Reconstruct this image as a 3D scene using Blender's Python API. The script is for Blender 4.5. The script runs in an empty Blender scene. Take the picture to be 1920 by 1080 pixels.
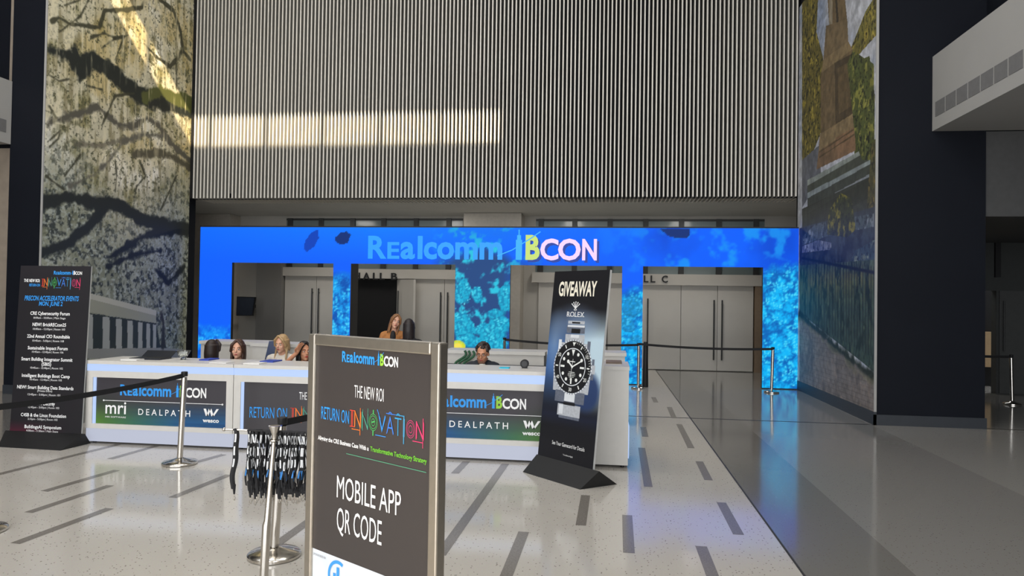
import bpy, bmesh, math, random
import numpy as np
from mathutils import Vector, Matrix, noise as mnoise

C = bpy.context.scene.collection
SC = bpy.context.scene
random.seed(7)

# ------------------------------------------------------------------ camera
FPX, EYE = 1350.0, 1.80                       # focal length in pixels of a 1920 px wide frame, eye height
VPX, VPY, LEAN = 1137.0, 566.0, -0.0156        # vanishing point of the hall's depth and the lean of its verticals
_y = np.array([VPX - 960, VPY - 540, FPX]); _y /= np.linalg.norm(_y)
_b = VPY - 540 + LEAN * (VPX - 960)
_dv = -FPX * FPX / _b
_u = np.array([LEAN * _dv, _dv, FPX]); _u /= np.linalg.norm(_u)
_x = np.cross(_y, _u)
cam = bpy.data.objects.new('camera', bpy.data.cameras.new('camera'))
C.objects.link(cam)
cam.data.sensor_width = 36.0
cam.data.lens = FPX / 1920 * 36.0
cam.data.clip_end = 200
M = Matrix.Identity(4)
for i, ax in enumerate((_x, _y, _u)):
    M[i][0], M[i][1], M[i][2] = ax[0], -ax[1], -ax[2]
M[2][3] = EYE
cam.matrix_world = M
SC.camera = cam

# ------------------------------------------------------------------ light
SC.view_settings.view_transform = 'Standard'
SC.view_settings.look = 'None'
SC.view_settings.gamma = 1.0
SC.view_settings.exposure = 0.0
SC.view_settings.use_curve_mapping = False
SC.cycles.use_denoising = True
SC.cycles.sample_clamp_indirect = 6.0
world = bpy.data.worlds.new('daylight'); SC.world = world
world.use_nodes = True
bg = world.node_tree.nodes['Background']
bg.inputs[0].default_value = (0.93, 0.96, 1.0, 1)
bg.inputs[1].default_value = 4.6
SUN_DIR = Vector((-0.55, 1.0, -0.77))
sun = bpy.data.objects.new('sun', bpy.data.lights.new('sun', 'SUN'))
sun.data.energy = 12.0
sun.data.color = (1.0, 0.80, 0.54)
sun.data.angle = math.radians(0.6)
sun.rotation_euler = SUN_DIR.to_track_quat('-Z', 'Y').to_euler()
C.objects.link(sun)
REAR_Y, CEIL = -8.0, 12.0
for lx_ in (-8.0, -4.5, -1.0):                 # added fill lights overhead, out of view, to brighten the hall
    for ly_ in (-1.5, 3.5, 9.5):
        lamp = bpy.data.objects.new('ceiling_lamp', bpy.data.lights.new('ceiling_lamp', 'AREA'))
        lamp.data.size = 1.6; lamp.data.energy = 105.0; lamp.data.color = (1.0, 0.97, 0.92)
        lamp.location = (lx_, ly_, CEIL - 0.06); C.objects.link(lamp)
for lx_ in (-7.4, -4.6, -1.0, 2.1):            # downlights under the soffit, before the hall doors
    lamp = bpy.data.objects.new('soffit_lamp', bpy.data.lights.new('soffit_lamp', 'AREA'))
    lamp.data.size = 0.5; lamp.data.energy = 26.0; lamp.data.color = (1.0, 0.95, 0.88)
    lamp.location = (lx_, 18.2, 4.11); C.objects.link(lamp)
portal = bpy.data.objects.new('window_portal', bpy.data.lights.new('window_portal', 'AREA'))
portal.data.shape = 'RECTANGLE'; portal.data.size = 22.0; portal.data.size_y = 9.0
portal.data.cycles.is_portal = True
portal.location = (-2.5, REAR_Y + 0.05, 4.6)
portal.rotation_euler = (math.radians(90), 0, 0)
C.objects.link(portal)

# ------------------------------------------------------------------ geometry of the view (pixel of the 1920x1080 frame -> point on a known plane)
def ray(px, py):
    c = np.array([px - 960, py - 540, FPX])
    return Vector((c @ _x, c @ _y, c @ _u))
O = Vector((0, 0, EYE))
def gnd(px, py, z=0.0):
    r = ray(px, py); return O + r * ((z - EYE) / r.z)
def onY(px, py, Y):
    r = ray(px, py); return O + r * (Y / r.y)
def onX(px, py, X):
    r = ray(px, py); return O + r * (X / r.x)
def onP(px, py, o, n):
    r = ray(px, py); return O + r * ((o - O).dot(n) / r.dot(n))

# ------------------------------------------------------------------ materials
def lin(c):
    return tuple(((v / 255) / 12.92 if v / 255 <= 0.04045 else ((v / 255 + 0.055) / 1.055) ** 2.4) for v in c)
MATS = {}
def mat(name, rgb, rough=0.6, metal=0.0, var=0.06, scale=12.0, spec=0.5, alpha=1.0, trans=0.0):
    if name in MATS: return MATS[name]
    m = bpy.data.materials.new(name); m.use_nodes = True
    nt = m.node_tree; b = nt.nodes['Principled BSDF']
    c = lin(rgb)
    tc = nt.nodes.new('ShaderNodeTexCoord'); nz = nt.nodes.new('ShaderNodeTexNoise')
    nz.inputs['Scale'].default_value = scale; nz.inputs['Detail'].default_value = 3
    nt.links.new(tc.outputs['Object'], nz.inputs['Vector'])
    rp = nt.nodes.new('ShaderNodeValToRGB')
    rp.color_ramp.elements[0].position = 0.3; rp.color_ramp.elements[1].position = 0.7
    rp.color_ramp.elements[0].color = tuple(v * (1 - var) for v in c) + (1,)
    rp.color_ramp.elements[1].color = tuple(min(1, v * (1 + var)) for v in c) + (1,)
    nt.links.new(nz.outputs['Fac'], rp.inputs[0]); nt.links.new(rp.outputs[0], b.inputs['Base Color'])
    b.inputs['Roughness'].default_value = rough; b.inputs['Metallic'].default_value = metal
    b.inputs['Specular IOR Level'].default_value = spec
    if trans: b.inputs['Transmission Weight'].default_value = trans; b.inputs['IOR'].default_value = 1.45
    MATS[name] = m; return m
def emis(name, rgb, strength=1.0):
    if name in MATS: return MATS[name]
    m = bpy.data.materials.new(name); m.use_nodes = True
    nt = m.node_tree; b = nt.nodes['Principled BSDF']
    b.inputs['Base Color'].default_value = tuple(v * 0.12 for v in lin(rgb)) + (1,)
    b.inputs['Emission Color'].default_value = lin(rgb) + (1,)
    b.inputs['Emission Strength'].default_value = strength
    b.inputs['Roughness'].default_value = 0.5
    MATS[name] = m; return m
def paintmat(name, emit=0.0, rough=0.5, spec=0.3):
    m = bpy.data.materials.new(name); m.use_nodes = True
    nt = m.node_tree; b = nt.nodes['Principled BSDF']
    a = nt.nodes.new('ShaderNodeVertexColor'); a.layer_name = 'print'
    if emit:
        b.inputs['Base Color'].default_value = (0.01, 0.01, 0.012, 1)
        nt.links.new(a.outputs[0], b.inputs['Emission Color']); b.inputs['Emission Strength'].default_value = emit
    else:
        nt.links.new(a.outputs[0], b.inputs['Base Color'])
    b.inputs['Roughness'].default_value = rough; b.inputs['Specular IOR Level'].default_value = spec
    return m

# ------------------------------------------------------------------ mesh building
def wloc(o):
    v = Vector((0, 0, 0))
    while o is not None: v += o.location; o = o.parent
    return v
class MB:
    def __init__(s): s.v = []; s.f = []; s.mi = []; s.cur = 0
    def add(s, vs, fs):
        n = len(s.v); s.v += [tuple(p) for p in vs]
        for f in fs: s.f.append([i + n for i in f]); s.mi.append(s.cur)
        return s
    def box(s, x0, x1, y0, y1, z0, z1):
        return s.add([(x0,y0,z0),(x1,y0,z0),(x1,y1,z0),(x0,y1,z0),(x0,y0,z1),(x1,y0,z1),(x1,y1,z1),(x0,y1,z1)],
                     [(3,2,1,0),(4,5,6,7),(0,1,5,4),(1,2,6,5),(2,3,7,6),(3,0,4,7)])
    def hexa(s, b, t):      # four bottom points, four top points (counter-clockwise seen from above)
        return s.add(list(b) + list(t), [(3,2,1,0),(4,5,6,7),(0,1,5,4),(1,2,6,5),(2,3,7,6),(3,0,4,7)])
    def slab(s, o, U, V, N, u0, u1, v0, v1, n0, n1):
        p = lambda u, v, n: o + U*u + V*v + N*n
        return s.add([p(u0,v0,n0),p(u1,v0,n0),p(u1,v0,n1),p(u0,v0,n1),p(u0,v1,n0),p(u1,v1,n0),p(u1,v1,n1),p(u0,v1,n1)],
                     [(0,1,2,3),(7,6,5,4),(4,5,1,0),(5,6,2,1),(6,7,3,2),(7,4,0,3)])
    def prism(s, pts, d):
        n = len(pts); d = Vector(d)
        return s.add([Vector(p) for p in pts] + [Vector(p) + d for p in pts],
                     [tuple(range(n))[::-1], tuple(range(n, 2*n))] + [(i, (i+1) % n, n+(i+1) % n, n+i) for i in range(n)])
    def quad(s, a, b, c, d): return s.add([a, b, c, d], [(0,1,2,3)])
    def tube(s, pts, r, n=10, cap=True):
        pts = [Vector(p) for p in pts]; k = len(pts)
        rs = r if isinstance(r, (list, tuple)) else [r]*k
        vs = []
        for i, p in enumerate(pts):
            t = (pts[min(i+1, k-1)] - pts[max(i-1, 0)]).normalized()
            a = t.orthogonal().normalized() if i == 0 else (a - t*a.dot(t)).normalized()
            b = t.cross(a)
            for j in range(n):
                q = 2*math.pi*j/n; vs.append(p + (a*math.cos(q) + b*math.sin(q))*rs[i])
        fs = [(i*n+j, i*n+(j+1) % n, (i+1)*n+(j+1) % n, (i+1)*n+j) for i in range(k-1) for j in range(n)]
        if cap: fs += [tuple(range(n))[::-1], tuple(range((k-1)*n, k*n))]
        return s.add(vs, fs)
    def lathe(s, prof, c, n=32, axis=None):
        c = Vector(c); axis = Vector(axis or (0,0,1)).normalized(); a = axis.orthogonal().normalized(); b = axis.cross(a)
        vs = [c + axis*z + (a*math.cos(2*math.pi*j/n) + b*math.sin(2*math.pi*j/n))*r for r, z in prof for j in range(n)]
        k = len(prof)
        fs = [(i*n+j, i*n+(j+1) % n, (i+1)*n+(j+1) % n, (i+1)*n+j) for i in range(k-1) for j in range(n)]
        fs += [tuple(range(n))[::-1], tuple(range((k-1)*n, k*n))]
        return s.add(vs, fs)
    def ell(s, c, r, R=None, n=16, m=10):
        c = Vector(c); vs = []; 
        for i in range(m+1):
            th = math.pi*i/m
            for j in range(n):
                ph = 2*math.pi*j/n
                p = Vector((r[0]*math.sin(th)*math.cos(ph), r[1]*math.sin(th)*math.sin(ph), -r[2]*math.cos(th)))
                vs.append(c + (R @ p if R else p))
        fs = [(i*n+j, i*n+(j+1) % n, (i+1)*n+(j+1) % n, (i+1)*n+j) for i in range(m) for j in range(n)]
        return s.add(vs, fs)
    def cap(s, p0, p1, r0, r1, n=12):
        p0, p1 = Vector(p0), Vector(p1); d = p1 - p0; L = d.length
        prof = [(r0*math.cos(a), -r0*math.sin(a)) for a in (1.5, 1.1, .7, .35)] + [(r0, 0), (r1, L)] + [(r1*math.cos(a), L + r1*math.sin(a)) for a in (.35, .7, 1.1, 1.5)]
        return s.lathe(prof, p0, n, d)
    def build(s, name, m, parent=None, smooth=False, loc=None):
        me = bpy.data.meshes.new(name)
        base = wloc(parent) if parent is not None else Vector(loc or (0,0,0))
        me.from_pydata([tuple(Vector(p) - base) for p in s.v], [], s.f)
        ms = m if isinstance(m, (list, tuple)) else [m]
        for q in ms: me.materials.append(q)
        if len(ms) > 1: me.polygons.foreach_set('material_index', s.mi)
        if smooth: me.polygons.foreach_set('use_smooth', [True]*len(s.f))
        me.update()
        bm = bmesh.new(); bm.from_mesh(me); bmesh.ops.recalc_face_normals(bm, faces=bm.faces); bm.to_mesh(me); bm.free()
        if smooth:
            try: me.set_sharp_from_angle(angle=math.radians(40))
            except Exception: pass
        o = bpy.data.objects.new(name, me); C.objects.link(o)
        if parent is not None: o.parent = parent
        else: o.location = base
        return o
def thing(name, label, cat, loc=(0,0,0), group=None):
    o = bpy.data.objects.new(name, None); C.objects.link(o); o.location = loc
    o.empty_display_size = 0.1
    return tag(o, label, cat, group)
def tag(o, label, cat, group=None, kind=None):
    o['label'] = label; o['category'] = cat
    if group: o['group'] = group
    if kind: o['kind'] = kind
    return o
def struct(o): o['kind'] = 'structure'; return o

# ------------------------------------------------------------------ text and marks on flat faces
class Face:      # a flat face: origin, right, up, outward normal
    def __init__(s, o, U, V): s.o, s.U, s.V = Vector(o), Vector(U).normalized(), Vector(V).normalized(); s.N = s.U.cross(s.V).normalized()
    def uv(s, px, py):
        p = onP(px, py, s.o, s.N) - s.o; return p.dot(s.U), p.dot(s.V)
    def pt(s, u, v, n=0.0): return s.o + s.U*u + s.V*v + s.N*n
def text_geo(txt, bold=0.0, res=3, space=1.0):
    cu = bpy.data.curves.new('t', 'FONT'); cu.body = txt; cu.size = 1; cu.offset = bold; cu.resolution_u = res; cu.space_character = space
    cu.extrude = 0.0
    o = bpy.data.objects.new('t', cu); C.objects.link(o)
    dg = bpy.context.evaluated_depsgraph_get(); me = bpy.data.meshes.new_from_object(o.evaluated_get(dg))
    vs = [tuple(v.co) for v in me.vertices]; fs = [tuple(p.vertices) for p in me.polygons]
    bpy.data.objects.remove(o); bpy.data.curves.remove(cu); bpy.data.meshes.remove(me)
    return vs, fs
def put_text(mb, face, txt, u0, u1, v0, v1, n=0.002, bold=0.0, space=1.0, slant=0.0, res=3, ref=None):
    """letters stretched to the box; v0..v1 is baseline to cap height (measured on ref, default 'H')"""
    vs, fs = text_geo(txt, bold, res, space)
    if not vs: return
    xs = [p[0] for p in vs]; x0, x1 = min(xs), max(xs)
    rv, _ = text_geo(ref or 'H', bold, 1); y0 = min(p[1] for p in rv); y1 = max(p[1] for p in rv)
    su, sv = (u1-u0)/(x1-x0), (v1-v0)/(y1-y0)
    mb.add([face.pt(u0 + (p[0]-x0)*su + slant*(p[1]-y0)*sv, v0 + (p[1]-y0)*sv, n) for p in vs], fs)
def px_text(mb, face, txt, a, b, top, **k):
    """a, b: left and right ends of the baseline and top: y of the cap line at a, all in photo pixels"""
    u0, va = face.uv(*a); u1, vb = face.uv(*b); _, vt = face.uv(a[0], top)
    v = (va+vb)/2; put_text(mb, face, txt, u0, u1, v, v + (vt-va), **k)
def bar(mb, face, u0, u1, v0, v1, n=0.002): mb.quad(face.pt(u0,v0,n), face.pt(u1,v0,n), face.pt(u1,v1,n), face.pt(u0,v1,n))
def line(mb, face, u0, v0, u1, v1, w, n=0.002):
    d = Vector((u1-u0, v1-v0)); L = d.length
    if L == 0: return
    q = Vector((-d.y, d.x)) * (w/2/L)
    mb.quad(face.pt(u0+q.x, v0+q.y, n), face.pt(u0-q.x, v0-q.y, n), face.pt(u1-q.x, v1-q.y, n), face.pt(u1+q.x, v1+q.y, n))
def disc(mb, face, u, v, r, n=0.002, k=20, ry=None):
    ry = ry or r
    mb.add([face.pt(u + r*math.cos(2*math.pi*i/k), v + ry*math.sin(2*math.pi*i/k), n) for i in range(k)], [tuple(range(k))])
def ring(mb, face, u, v, r0, r1, n=0.002, k=40, a0=0, a1=2*math.pi, sy=1.0):
    vs = []; 
    for i in range(k+1):
        a = a0 + (a1-a0)*i/k
        for r in (r0, r1): vs.append(face.pt(u + r*math.cos(a), v + sy*r*math.sin(a), n))
    mb.add(vs, [(2*i, 2*i+1, 2*i+3, 2*i+2) for i in range(k)])
def shape(mb, face, pts, n=0.002): mb.add([face.pt(u, v, n) for u, v in pts], [tuple(range(len(pts)))])

# show logo: blue mixed-case word, spire-shaped I with a swoosh, green B, white CON
def logo(face, parent, u0, u1, v0, h, n=0.003, blue=None, green=None, white=None, teal=None, name='logo'):
    W = u1 - u0; X = lambda f: u0 + W*f
    a = MB()
    put_text(a, face, 'R', X(0), X(.084), v0, v0+h, n=n, bold=.03)
    put_text(a, face, 'E', X(.088), X(.142), v0, v0+h*.73, n=n, bold=.025)
    put_text(a, face, 'a', X(.147), X(.212), v0, v0+h*.73, n=n, bold=.03, ref='x')
    bar(a, face, X(.224), X(.246), v0, v0+h, n)
    put_text(a, face, 'comm', X(.251), X(.597), v0, v0+h*.73, n=n, bold=.03, ref='x')
    a.build(name, blue, parent)
    b = MB()
    bar(b, face, X(.655), X(.682), v0, v0+h*.85, n); bar(b, face, X(.660), X(.677), v0+h*.85, v0+h*1.05, n); bar(b, face, X(.666), X(.671), v0+h*1.05, v0+h*1.28, n)
    pts = [(X(.575), v0+h*.16), (X(.64), v0+h*.42), (X(.72), v0+h*.92), (X(.76), v0+h*1.2)]
    for p, q in zip(pts, pts[1:]): line(b, face, p[0], p[1], q[0], q[1], h*.045, n+.0006)
    b.build(name, teal or blue, parent)
    g = MB(); put_text(g, face, 'B', X(.697), X(.758), v0, v0+h*1.06, n=n, bold=.04); g.build(name, green, parent)
    w = MB(); put_text(w, face, 'C', X(.760), X(.838), v0, v0+h*.9, n=n, bold=.028); put_text(w, face, 'O', X(.836), X(.932), v0, v0+h*.9, n=n, bold=.028)
    put_text(w, face, 'N', X(.938), X(1), v0, v0+h*.9, n=n, bold=.028); w.build(name, white, parent)

# ------------------------------------------------------------------ printed pictures: a fine grid of coloured points on a flat face
def s2l(c):
    c = np.clip(c, 0, 255)/255.0
    return np.where(c <= 0.04045, c/12.92, ((c+0.055)/1.055)**2.4)
_rng = np.random.default_rng(11)
def vnoise(a, b, sx, sy, seed):
    rg = np.random.default_rng(seed); N = 256
    L = rg.random((N, N)); x = a*sx; y = b*sy
    xi = np.floor(x).astype(int); yi = np.floor(y).astype(int); fx = x-xi; fy = y-yi
    fx = fx*fx*(3-2*fx); fy = fy*fy*(3-2*fy)
    g = lambda i, j: L[i % N, j % N]
    return (g(xi,yi)*(1-fx)+g(xi+1,yi)*fx)*(1-fy) + (g(xi,yi+1)*(1-fx)+g(xi+1,yi+1)*fx)*fy
def fbm(a, b, s, seed, oct=4, asp=1.0):
    t = 0; w = 0; am = 1
    for k in range(oct):
        t = t + am*vnoise(a, b, s*2**k, s*asp*2**k, seed+k); w += am; am *= .55
    return t/w
def worley(a, b, s, seed):
    rg = np.random.default_rng(seed); N = 128; J = rg.random((N, N, 2))
    x = a*s; y = b*s; xi = np.floor(x).astype(int); yi = np.floor(y).astype(int); d = np.full(x.shape, 9.0)
    for i in (-1,0,1):
        for j in (-1,0,1):
            q = J[(xi+i) % N, (yi+j) % N]
            d = np.minimum(d, np.hypot(xi+i+q[...,0]-x, yi+j+q[...,1]-y))
    return d
class Canvas:
    def __init__(s, a0, a1, b0, b1, na, nb):
        s.na, s.nb = na, nb
        s.A, s.B = np.meshgrid(np.linspace(a0, a1, na), np.linspace(b0, b1, nb), indexing='ij')
        s.c = np.zeros((na, nb, 3))
    def fill(s, rgb): s.c[:] = rgb
    def mix(s, rgb, m):
        m = np.clip(m, 0, 1)[..., None]; s.c = s.c*(1-m) + np.asarray(rgb, float)*m
    def inside(s, pts):
        r = np.zeros(s.A.shape, bool); n = len(pts)
        for i in range(n):
            (x0, y0), (x1, y1) = pts[i], pts[(i+1) % n]
            if y0 == y1: continue
            c = ((s.B < y0) != (s.B < y1)) & (s.A < (x1-x0)*(s.B-y0)/(y1-y0) + x0); r ^= c
        return r
    def poly(s, pts, rgb, m=1.0): s.mix(rgb, s.inside(pts)*m)
    def seg(s, pts):     # distance to a polyline minus its half width
        d = np.full(s.A.shape, 1e9)
        for (x0,y0,w0), (x1,y1,w1) in zip(pts, pts[1:]):
            L = (x1-x0)**2 + (y1-y0)**2
            t = np.clip(((s.A-x0)*(x1-x0)+(s.B-y0)*(y1-y0))/max(L,1e-9), 0, 1)
            d = np.minimum(d, np.hypot(s.A-x0-t*(x1-x0), s.B-y0-t*(y1-y0)) - (w0+(w1-w0)*t)/2)
        return d
    def stroke(s, pts, rgb, soft=0.02, wob=0.0, m=1.0):
        d = s.seg(pts)
        if wob: d = d + wob*(fbm(s.A, s.B, 6, 91)-.5)*2
        s.mix(rgb, np.clip(.5 - d/soft, 0, 1)*m)
    def mesh(s, mb_to, fn, keep=None):
        """returns verts, faces, colours"""
        v = [fn(a, b) for a, b in zip(s.A.ravel(), s.B.ravel())]
        f = []
        nb = s.nb
        for i in range(s.na-1):
            for j in range(nb-1):
                f.append((i*nb+j, (i+1)*nb+j, (i+1)*nb+j+1, i*nb+j+1))
        return v, f, s2l(s.c.reshape(-1, 3))
def painted(name, patches, m, parent=None, loc=None):
    V, Fc, K = [], [], []
    for v, f, c in patches:
        n = len(V); V += v; Fc += [tuple(i+n for i in q) for q in f]; K.append(c)
    K = np.concatenate(K); me = bpy.data.meshes.new(name)
    base = wloc(parent) if parent is not None else Vector(loc or (0,0,0))
    me.from_pydata([(p[0]-base[0], p[1]-base[1], p[2]-base[2]) for p in V], [], Fc)
    at = me.color_attributes.new('print', 'FLOAT_COLOR', 'POINT')
    at.data.foreach_set('color', np.concatenate([K, np.ones((len(K), 1))], 1).astype(np.float32).ravel())
    me.materials.append(m); me.update()
    o = bpy.data.objects.new(name, me); C.objects.link(o)
    if parent is not None: o.parent = parent
    else: o.location = base
    return o

# ------------------------------------------------------------------ palette
m_wall   = mat('warm_grey_paint', (172,168,160), .7, var=.03, scale=2)
m_wall_d = mat('grey_paint', (116,114,110), .7, var=.03, scale=2)
m_navy   = mat('navy_panel', (18,21,29), .6, var=.05, scale=1.5, spec=.15)
m_white  = mat('white_paint', (205,203,198), .55, var=.02, scale=3)
m_dim    = mat('plaster_soffit', (200,199,194), .7, var=.03, scale=2)
m_black  = mat('black_matte', (16,16,18), .55, var=.1)
m_blackv = mat('black_void', (6,6,7), .9, var=.1)
m_slat   = mat('cream_slat', (222,218,209), .5, var=.04, scale=1.2); m_slats = mat('shaded_slat_side', (150,148,141), .8, var=.04, scale=1.2)  # slat sides darker than the faces, shade painted into the colour
m_back   = mat('dark_backing', (30,31,31), .8, var=.1, scale=3)
m_door   = mat('door_laminate', (182,178,170), .5, var=.02, scale=3)
m_glass  = mat('transom_glass', (112,124,124), .2, var=.05, scale=1)
m_mull   = mat('dark_mullion', (44,46,46), .5)
m_chrome = mat('polished_steel', (205,200,192), .16, 1.0, var=.03)
m_steel  = mat('brushed_steel', (178,172,162), .42, 1.0, var=.05, scale=30)
m_belt   = mat('black_webbing', (20,20,22), .8, var=.15, scale=60)
m_strip  = emis('strip_light', (188,212,255), .86)
m_kick   = emis('kick_panel_glow', (214,220,240), .62)  # emission stands in for floor-level LED light on the white panel
m_deskw  = mat('white_laminate', (206,203,197), .4, var=.02)
m_blue   = mat('print_blue', (42,150,232), .6); m_green = mat('print_green', (150,205,60), .6); m_wht = mat('print_white', (240,240,240), .6)
m_teal   = mat('print_teal', (70,165,205), .6)
m_gry    = mat('print_grey', (150,150,150), .6)

# ================================================================== SETTING
WALL_Y, BACK_Y, PILL_Y = 16.08, 19.8, 11.56
LX, RX = -9.95, 4.05           # mural planes
# ---- floor
fm = bpy.data.materials.new('terrazzo'); fm.use_nodes = True
nt = fm.node_tree; pb = nt.nodes['Principled BSDF']; N = nt.nodes.new; Lk = nt.links.new
geo = N('ShaderNodeNewGeometry'); sep = N('ShaderNodeSeparateXYZ'); Lk(geo.outputs['Position'], sep.inputs[0])
def step(out, lo):
    n = N('ShaderNodeMath'); n.operation = 'GREATER_THAN'; Lk(out, n.inputs[0]); n.inputs[1].default_value = lo; return n.outputs[0]
def mixc(f, a, b):
    n = N('ShaderNodeMix'); n.data_type = 'RGBA'; Lk(f, n.inputs[0])
    for q, i in ((a, 6), (b, 7)):
        if isinstance(q, tuple): n.inputs[i].default_value = lin(q) + (1,)
        else: Lk(q, n.inputs[i])
    return n.outputs[2]
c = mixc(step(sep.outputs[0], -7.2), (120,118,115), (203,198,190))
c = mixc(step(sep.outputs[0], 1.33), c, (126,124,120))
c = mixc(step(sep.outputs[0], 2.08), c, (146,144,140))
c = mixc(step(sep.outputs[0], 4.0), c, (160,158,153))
vo = N('ShaderNodeTexVoronoi'); vo.inputs['Scale'].default_value = 38; Lk(geo.outputs['Position'], vo.inputs['Vector'])
lt = N('ShaderNodeMath'); lt.operation = 'LESS_THAN'; Lk(vo.outputs['Distance'], lt.inputs[0]); lt.inputs[1].default_value = .19
sepc = N('ShaderNodeSeparateColor'); Lk(vo.outputs['Color'], sepc.inputs[0])
pick = N('ShaderNodeMath'); pick.operation = 'GREATER_THAN'; Lk(sepc.outputs[0], pick.inputs[0]); pick.inputs[1].default_value = .55
chip = N('ShaderNodeMath'); chip.operation = 'MULTIPLY'; Lk(lt.outputs[0], chip.inputs[0]); Lk(pick.outputs[0], chip.inputs[1])
c = mixc(chip.outputs[0], c, (112,104,94))
nz = N('ShaderNodeTexNoise'); nz.inputs['Scale'].default_value = 140; Lk(geo.outputs['Position'], nz.inputs['Vector'])
mul = N('ShaderNodeMix'); mul.data_type = 'RGBA'; mul.blend_type = 'MULTIPLY'; mul.inputs[0].default_value = .22
Lk(c, mul.inputs[6]); Lk(nz.outputs['Color'], mul.inputs[7])
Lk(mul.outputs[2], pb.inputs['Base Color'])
pb.inputs['Roughness'].default_value = .11; pb.inputs['Specular IOR Level'].default_value = .85
m_inlay = mat('grey_inlay', (122,117,111), .2, var=.18, scale=70)
m_joint = mat('dark_joint', (52,50,48), .5)
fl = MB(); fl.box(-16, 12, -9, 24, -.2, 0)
fl.cur = 1
dashes = [((1098,928.5),(1089,985)),((1176,965.7),(1179.2,1036.8)),((982,997),(946,1088)),((947.7,869.4),(825,1041)),((874.7,865),(852.8,887.6)),
 ((1203,839.5),(1215.6,912.8)),((1311,865),(1328.7,900.4)),((1352.4,942),(1385,1002.4)),((1314.5,1024),(1340,1090)),((1205.8,800.5),(1210,819)),
 ((1273.3,795.4),(1296,840.3)),((1255,763),(1263.8,783.8)),((1225,744.7),(1230,754.6)),((83,921),(219,881.5)),((53,961),(207,910)),((28,1019),(206,953)),
 ((323,933),(430,890)),((206,860.5),(294,835.7)),((-30,896),(222,833)),((369,866),(420,852)),((515,1023),(600,962))]
for p, q in dashes:
    a, b = gnd(*p, z=.0012), gnd(*q, z=.0012); d = (b-a).normalized(); s = Vector((-d.y, d.x, 0))*.042
    fl.quad(a+s, a-s, b-s, b+s)
fl.cur = 2
fl.quad((1.32,-9,.0008),(1.338,-9,.0008),(1.338,BACK_Y,.0008),(1.32,BACK_Y,.0008))
fl.quad((-9.9,11.56,.001),(12,11.56,.001),(12,11.605,.001),(-9.9,11.605,.001))
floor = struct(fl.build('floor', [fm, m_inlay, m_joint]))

# ---- ceiling with two slot skylights
ce = MB()
S1 = (-8.2, 2.62, 0, 0)
def back(pt, z=CEIL):           # follow the sun from a lit point up to the ceiling
    t = (z - pt.z)/SUN_DIR.z; return pt + SUN_DIR*t
hi, lo, re_ = back(onY(650, 212, WALL_Y)), back(onY(650, 270, WALL_Y)), back(onY(936, 240, WALL_Y))
sy0, sy1, sx1 = hi.y, lo.y, re_.x
if sy0 > sy1: sy0, sy1 = sy1, sy0
sx0 = sx1 - 13.0
pt = back(gnd(12, 885)); 
ce.box(-16, 12, sy1, 24, CEIL, CEIL+.03)
ce.box(-16, sx0, sy0, sy1, CEIL, CEIL+.03)
skew = lambda xc, yy: xc - SUN_DIR.x*((sy0+sy1)/2 - yy)      # slot ends run with the sun, so its patch ends upright
xe0, xe1 = skew(sx1, sy0), skew(sx1, sy1)
ce.hexa([(xe0,sy0,CEIL),(12,sy0,CEIL),(12,sy1,CEIL),(xe1,sy1,CEIL)], [(xe0,sy0,CEIL+.03),(12,sy0,CEIL+.03),(12,sy1,CEIL+.03),(xe1,sy1,CEIL+.03)])
py0, py1, pxr = pt.y-.35, pt.y+.25, pt.x+.35
ce.box(-16, 12, py1, sy0, CEIL, CEIL+.03)
ce.box(pxr, 12, py0, py1, CEIL, CEIL+.03); ce.box(-16, pxr-3, py0, py1, CEIL, CEIL+.03); ce.box(-16, 12, -14, py0, CEIL, CEIL+.03)
struct(ce.build('ceiling', m_white))
mu = MB()
step_x = onY(675, 240, WALL_Y).x - onY(567, 240, WALL_Y).x
for k in range(1, 12):
    xx = sx1 - .06 - k*step_x*1.0 + (.06)
    xa_, xb_ = skew(xx, sy0), skew(xx, sy1); h_m = .05
    mu.hexa([(xa_-h_m,sy0,CEIL+.02),(xa_+h_m,sy0,CEIL+.02),(xb_+h_m,sy1,CEIL+.02),(xb_-h_m,sy1,CEIL+.02)], [(xa_-h_m,sy0,CEIL+.06),(xa_+h_m,sy0,CEIL+.06),(xb_+h_m,sy1,CEIL+.06),(xb_-h_m,sy1,CEIL+.06)])
struct(mu.build('window_1', m_mull))

# ---- slat wall above the hall doors
sw = MB()
sw.box(-9.9, 4.16, WALL_Y+.24, WALL_Y+.3, 4.13, CEIL)
sw.cur = 1
x = -9.87
SZ = 4.13
while x < 4.15:
    sw.cur = 1; sw.box(x, x+.03, WALL_Y, WALL_Y+.012, SZ, CEIL)
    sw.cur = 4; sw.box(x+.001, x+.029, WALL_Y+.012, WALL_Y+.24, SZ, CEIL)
    sw.cur = 1
    sw.box(x, x+.03, WALL_Y+.24, WALL_Y+.95, SZ, SZ+.14)
    x += .0900
sw.cur = 2
for px in (428, 588, 755, 1040, 1208, 1370):
    q = onY(px, 364, WALL_Y); sw.box(q.x-.03, q.x+.03, WALL_Y+.02, WALL_Y+.2, SZ+.02, SZ+.12)
sw.cur = 3
sw.box(-9.9, 4.16, WALL_Y+.3, WALL_Y+1.0, SZ+.14, SZ+.2)
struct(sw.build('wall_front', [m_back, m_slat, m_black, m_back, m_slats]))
so = MB(); so.box(-12.6, 5.75, WALL_Y+.95, BACK_Y+.1, SZ+.01, SZ+.3); so.box(-12.6, -9.9, WALL_Y+.3, WALL_Y+.95, SZ+.01, SZ+.3); so.box(4.16, 5.75, WALL_Y+.3, WALL_Y+.95, SZ+.01, SZ+.3); struct(so.build('ceiling_soffit', m_dim))
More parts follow.
